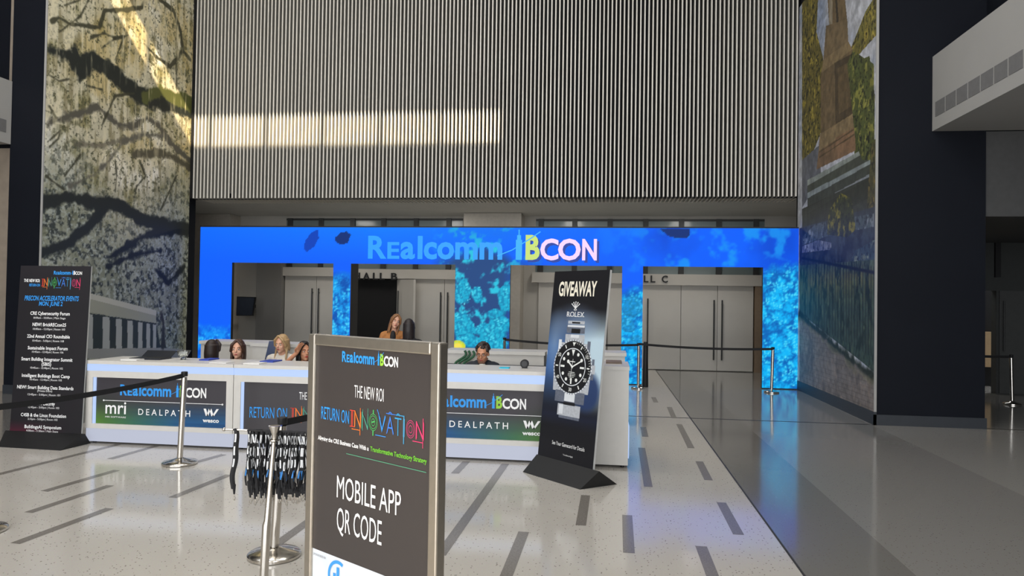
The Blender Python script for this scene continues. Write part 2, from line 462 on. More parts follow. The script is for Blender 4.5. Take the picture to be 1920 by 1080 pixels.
gp = MB(); gp.box(-10.05, -9.875, WALL_Y-.02, WALL_Y+.3, SZ, CEIL); struct(gp.build('trim_1', m_blackv))

# ---- side walls with the pillar fronts
wl = MB(); wl.box(-10.62, LX-.02, PILL_Y, WALL_Y+.3, 0, CEIL); struct(wl.build('wall_left', [m_navy]))
wr = MB(); wr.box(RX+.02, 5.6, PILL_Y, WALL_Y+.2, 0, CEIL); struct(wr.build('wall_right', [m_navy]))
lw = MB(); lw.box(-12.6, -12.4, WALL_Y+.3, BACK_Y, 0, SZ); lw.box(-12.6, -10.62, WALL_Y+.1, WALL_Y+.3, 0, SZ); struct(lw.build('wall_left_recess', m_wall_d))
lw = MB(); lw.box(5.6, 5.75, WALL_Y+.45, BACK_Y, 0, SZ); struct(lw.build('wall_right_recess', m_wall_d))
bbd = MB(); bbd.box(RX-.02, RX+.02, PILL_Y-.02, WALL_Y, 0, .2); bbd.box(RX-.02, 5.62, PILL_Y-.02, PILL_Y, 0, .16); struct(bbd.build('baseboard_right', mat('dark_base', (46,50,56), .5)))
bbl = MB(); bbl.box(LX-.02, LX+.02, PILL_Y-.02, WALL_Y, 0, .2); bbl.box(-10.62, LX+.02, PILL_Y-.02, PILL_Y, 0, .16); struct(bbl.build('baseboard_left', MATS['dark_base']))

# ---- balconies on both sides
m_balc = mat('balcony_white', (164,163,160), .6, var=.02, scale=2)
m_vent = mat('vent_grey', (112,112,112), .6)
def balcony(side):
    s = 1 if side == 'right' else -1
    fx = 4.84 if s > 0 else -10.6
    ox = 10.0 if s > 0 else -15.5
    b = MB(); lo_, hi_ = min(fx, ox), max(fx, ox)
    b.box(lo_, hi_, REAR_Y, PILL_Y-.01, 4.45, 4.75)
    b.box(min(fx, fx+s*.14), max(fx, fx+s*.14), REAR_Y, PILL_Y-.01, 4.75, 5.58)
    b.cur = 1
    yv = PILL_Y-.12
    while yv > 1.0:
        b.box(min(fx-s*.006, fx), max(fx-s*.006, fx), yv-.30, yv, 4.64, 4.86); yv -= .33
    b.cur = 0
    o = struct(b.build('balcony_'+side, [m_balc, m_vent]))
balcony('right'); balcony('left')
up = MB(); up.box(5.6, 10.2, PILL_Y+.4, PILL_Y+.6, 4.45, CEIL); up.box(10, 10.2, REAR_Y, PILL_Y+.6, 0, CEIL); struct(up.build('wall_right_upper', m_navy))
m_wood = mat('beige_panel', (150,138,124), .6, var=.08, scale=6)
ul = MB(); ul.box(-15.6, -10.62, PILL_Y+.4, PILL_Y+.6, 0, CEIL); ul.cur = 1
ul.box(-11.6, -10.64, PILL_Y+.3, PILL_Y+.4, 0, 4.45); ul.box(-10.95, -10.64, PILL_Y+.3, PILL_Y+.4, 4.75, CEIL)
struct(ul.build('wall_left_upper', [m_navy, m_wood]))
ll = MB(); ll.box(-15.7, -15.5, REAR_Y, PILL_Y+.6, 0, CEIL); struct(ll.build('wall_left_outer', m_wall_d))
# rear glazed end: piers and transoms only in view as reflections
rg = MB(); rg.box(-15.7, 10.2, REAR_Y-.2, REAR_Y, 9.0, CEIL+.3); rg.box(-15.7, -13.5, REAR_Y-.2, REAR_Y, 0, 9); rg.box(8.5, 10.2, REAR_Y-.2, REAR_Y, 0, 9)
for k in range(7): rg.box(-13.5+k*3.67-.06, -13.5+k*3.67+.06, REAR_Y-.2, REAR_Y, 0, 9)
for z in (3, 6): rg.box(-13.5, 8.5, REAR_Y-.18, REAR_Y-.02, z-.05, z+.05)
struct(rg.build('window_2', m_mull))

# ---- passage under the right balcony
pa = MB()
pa.box(5.6, 10.0, PILL_Y+.05, PILL_Y+.25, 3.17, 4.45)
pa.box(5.6, 10.2, PILL_Y+.25, 16.6, 3.17, 3.3)
pa.box(10, 10.2, PILL_Y+.25, 17, 0, 3.3)
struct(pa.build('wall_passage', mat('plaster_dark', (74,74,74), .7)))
CY = 16.3
q0, q1 = onY(1868, 600, CY).x, onY(1846, 600, CY).x
zt = onY(1860, 545, CY).z; zc = onY(1868, 520, CY).z
pw = MB(); pw.box(q0, 10.2, CY, CY+.2, 0, 3.3); pw.box(5.6, q0, CY, CY+.2, zt, 3.3)
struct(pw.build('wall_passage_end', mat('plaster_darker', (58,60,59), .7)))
pk = MB(); pk.box(5.76, q0+1, CY+1.6, CY+1.7, 0, 3.2); pk.cur = 1
pk.box(5.76, q0+1, CY+1.4, CY+1.6, .45, 1.25); pk.cur = 0
struct(pk.build('wall_passage_room', [m_blackv, mat('lit_room_tan', (190,160,120), .6)]))  # tan panel paints in the warm light of the room beyond
pd = MB(); pd.box(onY(1864, 460, CY).x, onY(1874, 460, CY).x, CY-.06, CY, zc, 3.3); struct(pd.build('trim_2', m_black))
dd = MB(); dd.box(q0+.05, q0+.95, CY-.03, CY-.001, .02, zt); d3 = struct(dd.build('door_3', mat('door_dark', (70,71,70), .5)))
dh = MB(); hx = onY(1879, 600, CY).x; dh.tube([(hx, CY-.08, .9), (hx, CY-.08, 1.95)], .014); dh.build('door_handle', m_mull, d3)

# ================================================================== HALL DOORS behind the screen arch
bw = MB(); bw.box(-12.6, 5.75, BACK_Y, BACK_Y+.2, 0, SZ+.2)
X_ = lambda px, Y=BACK_Y: onY(px, 560, Y).x
Z_ = lambda py, Y=BACK_Y, px=1100: onY(px, py, Y).z
struct(bw.build('wall_back', m_wall))
# piers
pr = MB(); pr.box(X_(867, 19.0), X_(975, 19.0), 19.0, BACK_Y, 0, SZ); struct(pr.build('column_middle', mat('pier_paint', (176,170,160), .6)))
pr = MB(); pr.box(-12.4, X_(428, 19.2), 19.2, BACK_Y, 0, SZ); struct(pr.build('column_left', MATS['pier_paint']))
pr = MB(); pr.box(X_(480, 19.5), X_(527, 19.5), 19.5, BACK_Y, 0, 3.0); struct(pr.build('column_jamb', m_wall_d))
# transom windows
def transom(idx, x0px, x1px, mull, ytop, ybot):
    w = MB(); y = BACK_Y-.03
    z0, z1 = Z_(ybot), Z_(ytop)
    w.box(X_(x0px), X_(x1px), y, BACK_Y-.001, z1-.06, z1)
    for m in mull: w.box(X_(m)-.07, X_(m)+.07, y-.05, BACK_Y-.001, z0, z1)
    o = struct(w.build('window_%d' % idx, m_mull))
    g = MB(); g.box(X_(x0px), X_(x1px), BACK_Y-.02, BACK_Y-.002, z0, z1-.06); g.build('pane', m_glass, o)
transom(3, 535, 866, (543,601,660,718,779,840), 410, 508)
transom(4, 1003, 1432, (1013,1076,1142,1209,1276,1346,1416), 411, 513)
# doors
def pull(parent, px, y0, y1):
    h = MB(); x = X_(px); a, b = Z_(y0), Z_(y1); y = BACK_Y-.2
    h.tube([(x, y, b), (x, y, a)], .02)
    for z in (b+.12, a-.12): h.tube([(x, y, z), (x, BACK_Y-.12, z)], .012, 8)
    h.build('door_handle', m_mull, parent)
def header(px0, px1, y0, y1, tag_):
    h = MB(); h.box(X_(px0), X_(px1), BACK_Y-.22, BACK_Y-.001, Z_(y1), Z_(y0)); return struct(h.build(tag_, m_door))
def leaf(idx, px0, px1, ytop, handle, seam=None):
    d = MB(); d.box(X_(px0)+.006, X_(px1)-.006, BACK_Y-.12, BACK_Y-.001, .02, Z_(ytop)); o = struct(d.build('door_%d' % idx, m_door))
    if handle: pull(o, *handle)
    return o
header(519, 664, 507, 524, 'trim_3'); header(672, 897, 509, 527, 'trim_4'); header(998, 1190, 512, 531, 'trim_5'); header(1195, 1430, 513, 533, 'trim_6')
leaf(4, 537, 596, 524, (590, 548, 640)); leaf(5, 596, 655, 524, (602, 548, 640))
leaf(6, 777, 835, 527, (829, 552, 655)); leaf(7, 835, 893, 527, (842, 552, 655))
leaf(8, 1010, 1074, 531, (1068, 557, 660)); leaf(9, 1074, 1138, 531, (1080, 557, 660)); leaf(10, 1140, 1188, 531, None)
leaf(11, 1202, 1276, 533, (1214, 558, 664)); leaf(12, 1276, 1344, 533, (1337, 559, 668)); leaf(13, 1344, 1411, 533, (1352, 559, 668))
jb = MB(); jb.box(X_(1413), X_(1429), BACK_Y-.2, BACK_Y-.001, 0, Z_(533)); struct(jb.build('trim_7', mat('brown_jamb', (122,104,84), .6)))
jb = MB(); jb.box(X_(529), X_(536), BACK_Y-.2, BACK_Y-.001, 0, Z_(524)); struct(jb.build('trim_8', m_wall_d))
# black sheet for the second hall's dark open doorway, and its swung leaf
dk = MB(); dk.box(X_(660), X_(745), BACK_Y-.02, BACK_Y-.001, 0, Z_(527)); struct(dk.build('door_14', m_blackv))
ol = MB(); a = Vector((X_(746), BACK_Y-.1, .02)); b = Vector((X_(775, 19.2), 19.2, .02)); nn = Vector((.05, .03, 0)); H_ = Vector((0,0,Z_(527)-.05))
ol.hexa([a, b, b+nn, a+nn], [a+H_, b+H_, b+nn+H_, a+nn+H_]); o = struct(ol.build('door_15', m_door))
h = MB(); p = a.lerp(b, .25) + Vector((-.06, -.08, 0)); h.tube([p+Vector((0,0,.95)), p+Vector((0,0,2.0))], .018); h.build('door_handle', m_mull, o)
# hall letters on the headers
fh = Face((0, BACK_Y-.221, 0), (1,0,0), (0,0,1))
def hall_letters(txt, a, b, top, label):
    u0, v0 = fh.uv(*a); u1, _ = fh.uv(*b); v1 = fh.uv(a[0], top)[1]; p = fh.pt(u0, v0)
    r = thing('hall_sign', label, 'sign letters', (p.x, p.y, p.z)); wd = (.19,.19,.13,.13,.24,.13); ps_ = (0, .21, .44, .60, .70, .86); wds = (.14,.16,.11,.11,0,.14)
    for ch, f, w in zip(txt, ps_, wds):
        if ch == ' ': continue
        q = MB(); x0_, x1_ = u0+(u1-u0)*f, u0+(u1-u0)*(f+w)
        put_text(q, fh, ch, x0_, x1_, v0, v1, n=.03, bold=.02); n0 = len(q.v); k0 = len(q.f)
        q.add([Vector(p_)+Vector((0,.028,0)) for p_ in q.v[:n0]], [f_[::-1] for f_ in q.f[:k0]])
        ec = {}
        for f_ in q.f[:k0]:
            for i_, j_ in zip(f_, list(f_[1:])+[f_[0]]): ec[(i_, j_)] = 1
        for (i_, j_) in list(ec):
            if (j_, i_) not in ec: q.f.append([i_, j_, j_+n0, i_+n0]); q.mi.append(0)
        q.build('letter', m_black, r)
hall_letters('HALL B', (664, 524), (745, 524), 511, 'black letters HALL B above the dark open doorway')
hall_letters('HALL C', (1172, 529), (1252, 529), 516, 'black letters of hall C above the pale double doors on the right')

# ================================================================== MURALS
def wall_mural(px_pts, X): return [(onX(p[0], p[1], X).y, onX(p[0], p[1], X).z) + ((p[2],) if len(p) > 2 else ()) for p in px_pts]
def wpx(w, X, px, py): return w * abs(onX(px, py, X).y) / FPX * 1.0
# --- left: oaks hung with moss, white colonnaded house below
XL = LX
cv = Canvas(PILL_Y, WALL_Y-.02, .2, 9.6, 300, 760)
A, B = cv.A, cv.B
n1 = fbm(A, B, 1.1, 3, 5); n2 = fbm(A, B, 3.1, 9, 6); n3 = fbm(A+.15*fbm(A, B, 4, 5), B, 11, 21, 5); n4 = fbm(A, B, 12, 33, 5, .14)
cv.fill((190,184,158))
cv.mix((228,224,208), (n1-.47)*5.5)
cv.mix((132,126,84), (n2-.5)*5.0*np.clip(1.4-n1*1.4, .3, 1))
cv.mix((188,166,104), np.clip((fbm(A, B, 1.0, 45)-.54)*5, 0, .6)*np.clip((B-4.2), 0, 1))
cv.mix((84,84,58), np.clip((n3-.54)*7, 0, .85)*np.clip((n2-.38)*5, 0, 1))
cv.mix((58,60,42), np.clip((fbm(A, B, 22, 25, 4)-.60)*9, 0, .8))
cv.mix((214,206,176), np.clip((n4-.54)*6, 0, .7)); cv.mix((120,112,80), np.clip((.42-n4)*6, 0, .6))
dark = np.clip((4.5 + .5*np.sin(A*1.7) - B)/1.6, 0, 1)
cv.mix((104,112,98), dark*.62)
cv.mix((40,46,44), dark*np.clip((n3-.50)*7, 0, 1)*.8)
cv.mix((172,178,168), dark*np.clip((fbm(A, B, 20, 66, 4)-.56)*8, 0, 1)*.75)
BR = (38,42,38); BR2 = (92,88,76)
def br(pts, rgb=BR, wob=.09, m=1.0, soft=.06):
    q = [(onX(x_, y_, XL).y, onX(x_, y_, XL).z, w*onX(x_, y_, XL).y/FPX) for x_, y_, w in pts]
    cv.stroke(q, rgb, soft, wob, m)
br([(90,232,12),(135,215,12),(185,202,11),(215,230,12),(245,238,11),(275,222,12),(295,235,14),(320,268,14),(355,300,12)], (84,82,72))
br([(130,350,8),(180,325,8),(205,300,8),(230,265,9),(270,252,9),(310,255,8)], (96,94,84))
br([(250,292,12),(290,285,16),(320,292,14),(360,318,14)], (84,80,64))
br([(140,270,10),(190,272,10),(240,262,6)], BR2, m=.7)
br([(96,95,20),(130,106,26),(150,125,44),(175,112,38),(215,138,38),(260,180,36),(300,190,36),(360,208,30)])
br([(140,95,18),(152,140,16),(148,150,10)])
br([(270,185,24),(300,172,22),(355,195,36)], (84,88,48))
br([(80,380,28),(130,370,24),(170,380,28),(220,385,30),(260,410,26),(300,420,26),(350,430,28)])
br([(74,474,18),(120,460,18),(160,430,22),(190,398,22)])
br([(205,482,12),(260,448,16),(300,432,18),(350,436,16)])
br([(290,505,6),(315,530,12),(345,500,10)]); br([(200,500,8),(250,478,10),(300,470,6)])
for t_ in ([(96,40,8),(110,33,8),(130,45,8),(185,52,9),(195,20,8),(240,18,9),(265,14,7),(270,0,6)], [(300,0,9),(325,20,9),(338,60,10),(342,95,9),(356,112,8)],
           [(342,96,8),(318,125,8),(290,105,6),(270,82,4)], [(170,70,4),(195,62,4),(215,72,5),(240,66,4)], [(215,72,4),(190,90,4)], [(232,68,3),(215,112,3)],
           [(90,140,4),(110,152,4),(130,148,3)], [(160,160,3),(190,168,3)], [(90,265,4),(112,245,6),(108,260,5),(92,275,5)], [(262,305,5),(272,330,4),(255,350,4),(250,378,3)],
           [(215,300,4),(218,330,4),(215,360,3)], [(85,330,5),(105,345,5),(118,355,4)], [(120,330,4),(150,290,4)], [(190,235,5),(215,180,5),(250,175,4)], [(92,200,6),(105,222,6)],
           [(330,330,3),(300,395,3)], [(120,10,3),(150,0,3)], [(165,0,3),(150,30,3),(110,60,3)], [(330,120,4),(330,170,3)]):
    br(t_, (58,58,44), .03, .9, .03)
# hanging moss
ms = fbm(A, B, 16, 71, 3, .12)
cv.mix((205,196,160), np.clip((ms-.58)*7, 0, .85)*np.clip((n1-.35)*4, 0, 1)*np.clip(B-4.4, 0, 1))
# the white house
house = lambda l: [(onX(p, q, XL).y, onX(p, q, XL).z) for p, q in l]
cv.poly(house([(150,548),(165,553),(292,590),(292,606),(163,585),(150,582)]), (150,150,132))
cv.poly(house([(150,584),(163,587),(292,606),(300,650),(300,668),(150,668)]), (52,58,52))
for k, (cx, w_) in enumerate(((168,10),(198,13),(222,11),(243,10),(262,8),(277,7),(289,6))):
    yt = 588 + (cx-163)*.16
    cv.poly(house([(cx-w_/2,yt),(cx+w_/2,yt+1),(cx+w_/2,656),(cx-w_/2,656)]), (158,160,152))
cv.poly(house([(150,654),(300,652),(345,655),(345,672),(150,672)]), (140,140,132))
br([(302,585,6),(306,615,7),(304,650,8)], (52,50,44))
cv.poly(house([(150,545),(292,582),(292,592),(150,556)]), (178,176,160))
cv.c = np.clip(cv.c*1.10, 0, 255)
mural_l = thing('wall_mural', 'tall printed wall mural of mossy oak branches above a white colonnaded house', 'mural', (LX, PILL_Y, 0))
painted('printed_face', [cv.mesh(None, lambda a, b: (LX+.012, a, b))], paintmat('oak_print', rough=.55), mural_l)
pb_ = MB(); pb_.box(LX-.02, LX+.008, PILL_Y-.004, WALL_Y-.02, .2, 9.6); pb_.build('backing_panel', m_gry, mural_l)
ed = MB(); ed.box(LX-.02, LX+.014, PILL_Y-.02, PILL_Y-.003, .2, 9.6); ed.build('edge_trim', m_balc, mural_l)

# --- right: monument, hedges, fence and brick walk
XR = RX
cv = Canvas(PILL_Y, WALL_Y-.02, .2, 8.2, 230, 700)
A, B = cv.A, cv.B
R_ = lambda l: [(onX(p, q, XR).y, onX(p, q, XR).z) for p, q in l]
n1 = fbm(A, B, 1.5, 103); n2 = fbm(A, B, 5, 109, 5); n3 = fbm(A, B, 13, 121, 4)
cv.fill((214,218,226)); cv.mix((170,186,214), (n1-.45)*3)
def leaves(poly, base, hi_, lo_, seed, m=1.0):
    k = cv.inside(poly) * 1.0; e = fbm(A, B, 7, seed, 6); e2 = fbm(A, B, 16, seed+9, 5)
    cv.mix(base, k*m); cv.mix(hi_, k*np.clip((e-.52)*7, 0, 1)*m); cv.mix(lo_, k*np.clip((e2-.55)*8, 0, 1)*m)
leaves(R_([(1505,-20),(1536,-20),(1532,60),(1545,110),(1540,250),(1520,300),(1505,310)]), (128,118,52), (190,172,70), (52,52,30), 201)
leaves(R_([(1595,95),(1625,20),(1650,-20),(1650,60),(1605,110)]), (130,124,60), (186,168,74), (60,56,34), 202)
leaves(R_([(1592,120),(1632,105),(1642,180),(1640,300),(1604,290),(1590,200)]), (96,104,50), (160,158,66), (42,50,30), 203)
cv.poly(R_([(1505,300),(1540,270),(1540,330),(1505,390)]), (120,124,132))
# monument
ST, SD, SL = (132,112,80), (92,78,56), (158,136,98)
cv.poly(R_([(1552,-20),(1584,-20),(1590,40),(1556,50)]), ST); cv.poly(R_([(1556,-20),(1562,-20),(1562,50),(1556,50)]), (176,164,140)); cv.poly(R_([(1566,-20),(1570,-20),(1574,45),(1570,45)]), (70,62,50))
cv.poly(R_([(1550,48),(1590,36),(1592,78),(1545,112)]), (140,120,88)); cv.poly(R_([(1545,112),(1592,78),(1600,92),(1540,140)]), SL)
cv.poly(R_([(1540,138),(1600,92),(1602,215),(1540,255)]), ST); cv.poly(R_([(1566,118),(1600,100),(1602,215),(1568,236)]), SD); cv.poly(R_([(1572,128),(1594,116),(1596,200),(1574,214)]), (116,98,68))
cv.poly(R_([(1538,252),(1602,212),(1604,240),(1536,285)]), SL); cv.poly(R_([(1536,283),(1604,238),(1606,282),(1532,318)]), (142,114,84)); cv.poly(R_([(1568,258),(1604,238),(1606,282),(1570,300)]), (158,124,92))
for y_ in (262, 272): cv.poly(R_([(1537,y_+22),(1604,y_-22),(1604,y_-19),(1537,y_+25)]), (110,90,64))
def stepb(yl, yr, h, c1, c2):
    cv.poly(R_([(1515,yl),(1640,yr),(1640,yr+8),(1515,yl+10)]), c1); cv.poly(R_([(1515,yl+10),(1640,yr+8),(1640,yr+h),(1515,yl+h)]), c2)
stepb(338, 268, 34, (166,176,168), (86,92,80)); stepb(362, 296, 40, (160,172,172), (74,80,72)); stepb(390, 322, 44, (158,166,172), (60,64,56))
cv.poly(R_([(1505,392),(1640,328),(1650,420),(1505,440)]), (56,60,48), .9)
leaves(R_([(1590,120),(1600,95),(1640,120),(1642,300),(1618,300),(1606,270)]), (92,102,52), (156,156,72), (40,48,32), 204, .95)
leaves(R_([(1636,270),(1650,250),(1650,420),(1625,410)]), (96,92,56), (150,130,70), (40,44,36), 214, .9)
# lower planting in blue shade
cv.poly(R_([(1500,428),(1650,385),(1650,520),(1500,520)]), (66,76,88))
cv.mix((42,48,60), cv.inside(R_([(1500,428),(1650,400),(1650,520),(1500,520)]))*np.clip((n2-.48)*5, 0, 1))
leaves(R_([(1505,445),(1530,420),(1560,415),(1640,400),(1640,425),(1560,440),(1505,460)]), (88,102,112), (150,160,170), (44,56,70), 205)
leaves(R_([(1552,440),(1555,395),(1578,362),(1598,372),(1606,430),(1590,445)]), (58,66,38), (156,146,54), (26,34,30), 206)
leaves(R_([(1505,462),(1535,450),(1560,455),(1560,468),(1505,474)]), (124,132,160), (172,178,196), (66,76,112), 207)
leaves(R_([(1605,470),(1650,445),(1650,500),(1590,505)]), (70,88,104), (136,150,140), (36,52,70), 208)
gk = cv.inside(R_([(1500,498),(1650,486),(1650,705),(1500,585)])) * 1.0
cv.mix((72,94,88), gk); cv.mix((118,122,78), gk*np.clip(1-np.abs(B-(onX(1570,530,XR).z))/.45, 0, 1)*.9)
cv.mix((124,120,84), gk*np.clip(1-np.abs(B-(onX(1570,520,XR).z))/.12, 0, 1)*.6)
cv.mix((36,56,50), gk*np.clip((fbm(A, B, 9, 301, 5, .45)-.5)*7, 0, 1)); cv.mix((96,116,96), gk*np.clip((fbm(A, B, 16, 311, 3, .3)-.58)*7, 0, 1))
for k in range(26):       # railings
    px = 1510 + k*5.2; t0 = 480 + (px-1507)*.16; t1 = 596 + (px-1507)*.55
    br_ = [(onX(px, t0, XR).y, onX(px, t0, XR).z, .03), (onX(px, t1, XR).y, onX(px, t1, XR).z, .03)]
    cv.stroke(br_, (22,30,40), .03, 0, .8)
cv.stroke([(onX(1505,484,XR).y, onX(1505,484,XR).z, .05), (onX(1645,512,XR).y, onX(1645,512,XR).z, .05)], (20,26,40), .03)
# walk
wk = R_([(1500,590),(1530,615),(1580,660),(1645,712),(1645,800),(1500,800)])
cv.poly(wk, (150,142,138)); k = cv.inside(wk)*1.0
cv.mix((116,110,112), k*np.clip((fbm(A, B, 1.8, 331)-.45)*4, 0, 1)*.7)
row = np.floor(B*13); bx = np.mod(A*3.4 + row*.5, 1.0); by = np.mod(B*13, 1.0)
cv.mix((108,98,98), k*((bx < .07) | (by < .14))*.6); cv.mix((176,158,146), k*np.clip((n3-.56)*5, 0, 1)*.7)
e = R_([(1500,590),(1530,615),(1580,660),(1645,712)])
cv.stroke([(a, b, .12) for a, b in e], (44,52,40), .08, .1); cv.stroke([(a, b-.1, .05) for a, b in e], (150,146,120), .06, .12, .6)
cv.c *= .84 + .22*(fbm(A, B, 9, 351, 5)-.5)[..., None]*2
mural_r = thing('wall_mural', 'tall printed wall mural of a stone monument, railing and brick walk', 'mural', (RX, PILL_Y, 0))
painted('printed_face', [cv.mesh(None, lambda a, b: (RX-.012, a, b))], paintmat('monument_print', rough=.5), mural_r)
pb_ = MB(); pb_.box(RX-.008, RX+.02, PILL_Y-.004, WALL_Y-.02, .2, 8.2); pb_.build('backing_panel', m_gry, mural_r)
ed = MB(); ed.box(RX-.016, RX+.02, PILL_Y-.02, PILL_Y-.003, .2, 8.2); ed.build('edge_trim', m_balc, mural_r)

# ================================================================== SCREEN ARCH
AY = WALL_Y - .12
arch = thing('led_screen_arch', 'wide blue video screen arch showing a coral reef, with four openings', 'screen', (-2.7, AY, 0))
ax = lambda px, py=560: onY(px, py, AY).x
az = lambda py, px=950: onY(px, py, AY).z
ZT, ZO = az(427), az(497)
x0, x9 = onY(376,440,AY).x, onY(1506,560,AY).x
o1a, o1b, o2a, o2b, o3a, o3b, o4a, o4b = ax(434), ax(624), ax(657), ax(853), ax(956), ax(1166), ax(1205), ax(1430)
def reef(cv):
    A, B = cv.A, cv.B
    px = 960 + 0*A
    u = (A - x0)/(x9 - x0)
    n1 = fbm(A, B, .8, 401); n2 = fbm(A, B, 3, 409, 4); n3 = fbm(A, B, 9, 421, 3); w = worley(A, B, 5, 5); w2 = worley(A+.1*n3, B+.1*n2, 11, 6); w3 = worley(A+.12*n2, B+.12*n3, 17, 8)
    cv.fill((0,92,244)); cv.mix((0,132,252), np.clip((B-2.6)*1.1, 0, 1)*np.clip(.55-np.abs(u-.33), 0, 1)*1.3)
    cv.mix((0,70,200), np.clip((n1-.52)*3, 0, 1)*np.clip((u-.5)*4, 0, 1))
    # right half: hazy reef seen through water
    rt = np.clip((u-.66)*6, 0, 1)
    cv.mix((20,150,232), rt*np.clip((n2-.52)*5, 0, .75))
    # centre: dark water and bright coral heads
    ce_ = np.clip((u-.405)*22, 0, 1)*np.clip((.60-u)*14, 0, 1)
    cv.mix((34,70,124), ce_*np.clip((2.95+.35*(fbm(A, B*0, 1.1, 77)-.5)*2-B)*4, 0, 1))
    cv.mix((40,186,214), ce_*np.clip((fbm(A, B, 4, 431, 4)-.52)*9, 0, 1)*np.clip((n3-.40)*5, 0, 1))
    cv.mix((0,110,222), ce_*np.clip((B-2.9)*2.5, 0, 1)*.45)
    # reef along the bottom
    def heap(m, dark_, mid, hi_):
        m = np.clip(m, 0, 1); t = np.clip(1.05-.75*w-.6*w3+(n3-.5)*.8, 0, 1)
        cv.mix(dark_, m); cv.mix(mid, m*np.clip(t*1.8-.2+ (n2-.5)*1.5, 0, 1)); cv.mix(hi_, m*np.clip((.5-w3)*2.5, 0, 1)*np.clip((n3-.47)*8, 0, 1))
    top1 = 1.15+.5*(fbm(A, B*0, 1.5, 441)-.5)
    heap((u < .07)*np.clip((top1-B)*4, 0, 1), (0,84,206), (10,140,238), (60,190,250))
    top2 = 2.35+.5*(fbm(A, B*0, 1.5, 442)-.5)
    heap(((u > .21) & (u < .27))*np.clip((top2-B)*4, 0, 1), (0,80,170), (16,150,226), (80,210,244))
    top4 = np.where(u > .9, 2.6, 2.15) + .5*(fbm(A, B*0, 1.5, 443)-.5)
    heap((u > .70)*np.clip((top4-B)*4, 0, 1)*(u > .7), (0,96,176), (6,172,236), (84,214,242))
    # named pieces on the centre leg
    def blob(px_, py_, rx, ry, rgb, hi_, dots=True):
        c_ = onY(px_, py_, AY); rx *= AY/FPX; ry *= AY/FPX
        d = np.hypot((A-c_.x)/rx, (B-c_.z)/ry) + .55*(fbm(A, B, 6, 470, 5)-.5)*2
        m = np.clip((1-d)*8, 0, 1); cv.mix(rgb, m)
        if dots: cv.mix((14,120,166), m*np.clip((w3-.38)*3, 0, .8)); cv.mix(hi_, m*np.clip((n3-.46)*6, 0, 1)*np.clip((.5-w3)*3, 0, 1)*np.clip((B-c_.z)/ry*.5+.7, 0, 1))
        cv.mix((16,60,110), m*np.clip((d-.72)*3, 0, 1)*np.clip(-(B-c_.z)/ry, 0, 1))
    for q in ((868,548,18,24),(893,552,12,15),(870,610,22,26),(905,622,20,18),(935,615,22,26),(948,560,12,32),(926,588,14,10),(885,640,30,16),(925,645,30,16)):
        blob(*q, (22,164,200), (84,216,236))
    ye = onY(858, 650, AY); dd_ = np.hypot((A-ye.x)/.19, (B-ye.z)/.15); cv.mix((196,206,44), np.clip((1-dd_)*10, 0, 1)); cv.mix((232,214,80), np.clip((.7-dd_)*4, 0, 1))
    for q in ((1185,575,18,20),(1178,610,14,16),(1190,640,16,14)): blob(*q, (14,138,204), (70,196,236))
    sp = (rrng.random(A.shape) > .965)*1.0
    cv.mix((110,226,244), ce_*sp*np.clip((n1-.40)*5, 0, 1)*(B < 2.5))
    # fish silhouettes
    f_ = lambda l: [(onY(p, q, AY).x, onY(p, q, AY).z) for p, q in l]
    cv.poly(f_([(596,430),(598,446),(590,462),(576,472),(570,468),(572,452),(582,438),(592,432)]), (0,62,176))
    cv.poly(f_([(628,446),(638,436),(650,434),(658,440),(652,456),(640,459),(630,454)]), (6,44,112))
    cv.poly(f_([(1236,428),(1292,428),(1294,440),(1288,446),(1270,447),(1252,442)]), (14,46,110))
    # scan lines of the modules
rrng = np.random.default_rng(5)
patches = []
def patch(xa, xb, za, zb):
    cv = Canvas(xa, xb, za, zb, max(4, int((xb-xa)/.024)), max(4, int((zb-za)/.024))); reef(cv)
    patches.append(cv.mesh(None, lambda a, b: (a, AY-.004, b)))
patch(x0, x9, ZO, ZT)
for xa, xb in ((x0, o1a), (o1b, o2a), (o2b, o3a), (o3b, o4a), (o4b, x9)): patch(xa, xb, .02, ZO)
painted('screen', patches, paintmat('led_picture', emit=1.12, rough=.6, spec=.1), arch)
fr = MB(); fr.box(x0-.02, x9+.01, AY, AY+.1, ZO+.02, ZT+.03)
for xa, xb, dp in ((x0-.02, o1a, .1), (o1b, o2a, .5), (o2b, o3a, .1), (o3b, o4a, .1), (o4b, x9+.01, .1)): fr.box(xa, xb, AY, AY+dp, 0, ZO+.02)
fr.build('frame', m_black, arch)
fa = Face((0, AY, 0), (1,0,0), (0,0,1))
u0, v0 = fa.uv(690, 485); u1, _ = fa.uv(1119, 487); h_ = fa.uv(690, 442)[1]-v0
logo(fa, arch, u0, u1, v0, h_, n=.012, blue=emis('led_sky_blue', (22,152,252), 1.0), green=emis('led_lime', (192,216,110), 1.0), white=emis('led_pink_white', (236,206,250), 1.0), teal=emis('led_cyan', (40,168,236), 1.0), name='lettering')
sh = MB(); W_ = u1-u0
for t_, f0, f1, k in (('C',.760,.838,.9),('O',.836,.932,.9),('N',.938,1,.9),('B',.697,.758,1.06)):
    put_text(sh, fa, t_, u0+W_*f0+.05, u0+W_*f1+.05, v0-.05, v0-.05+h_*k, n=.008, bold=.03)
sh.build('lettering_shadow', emis('led_shadow_blue', (0,50,150), 1.0), arch)

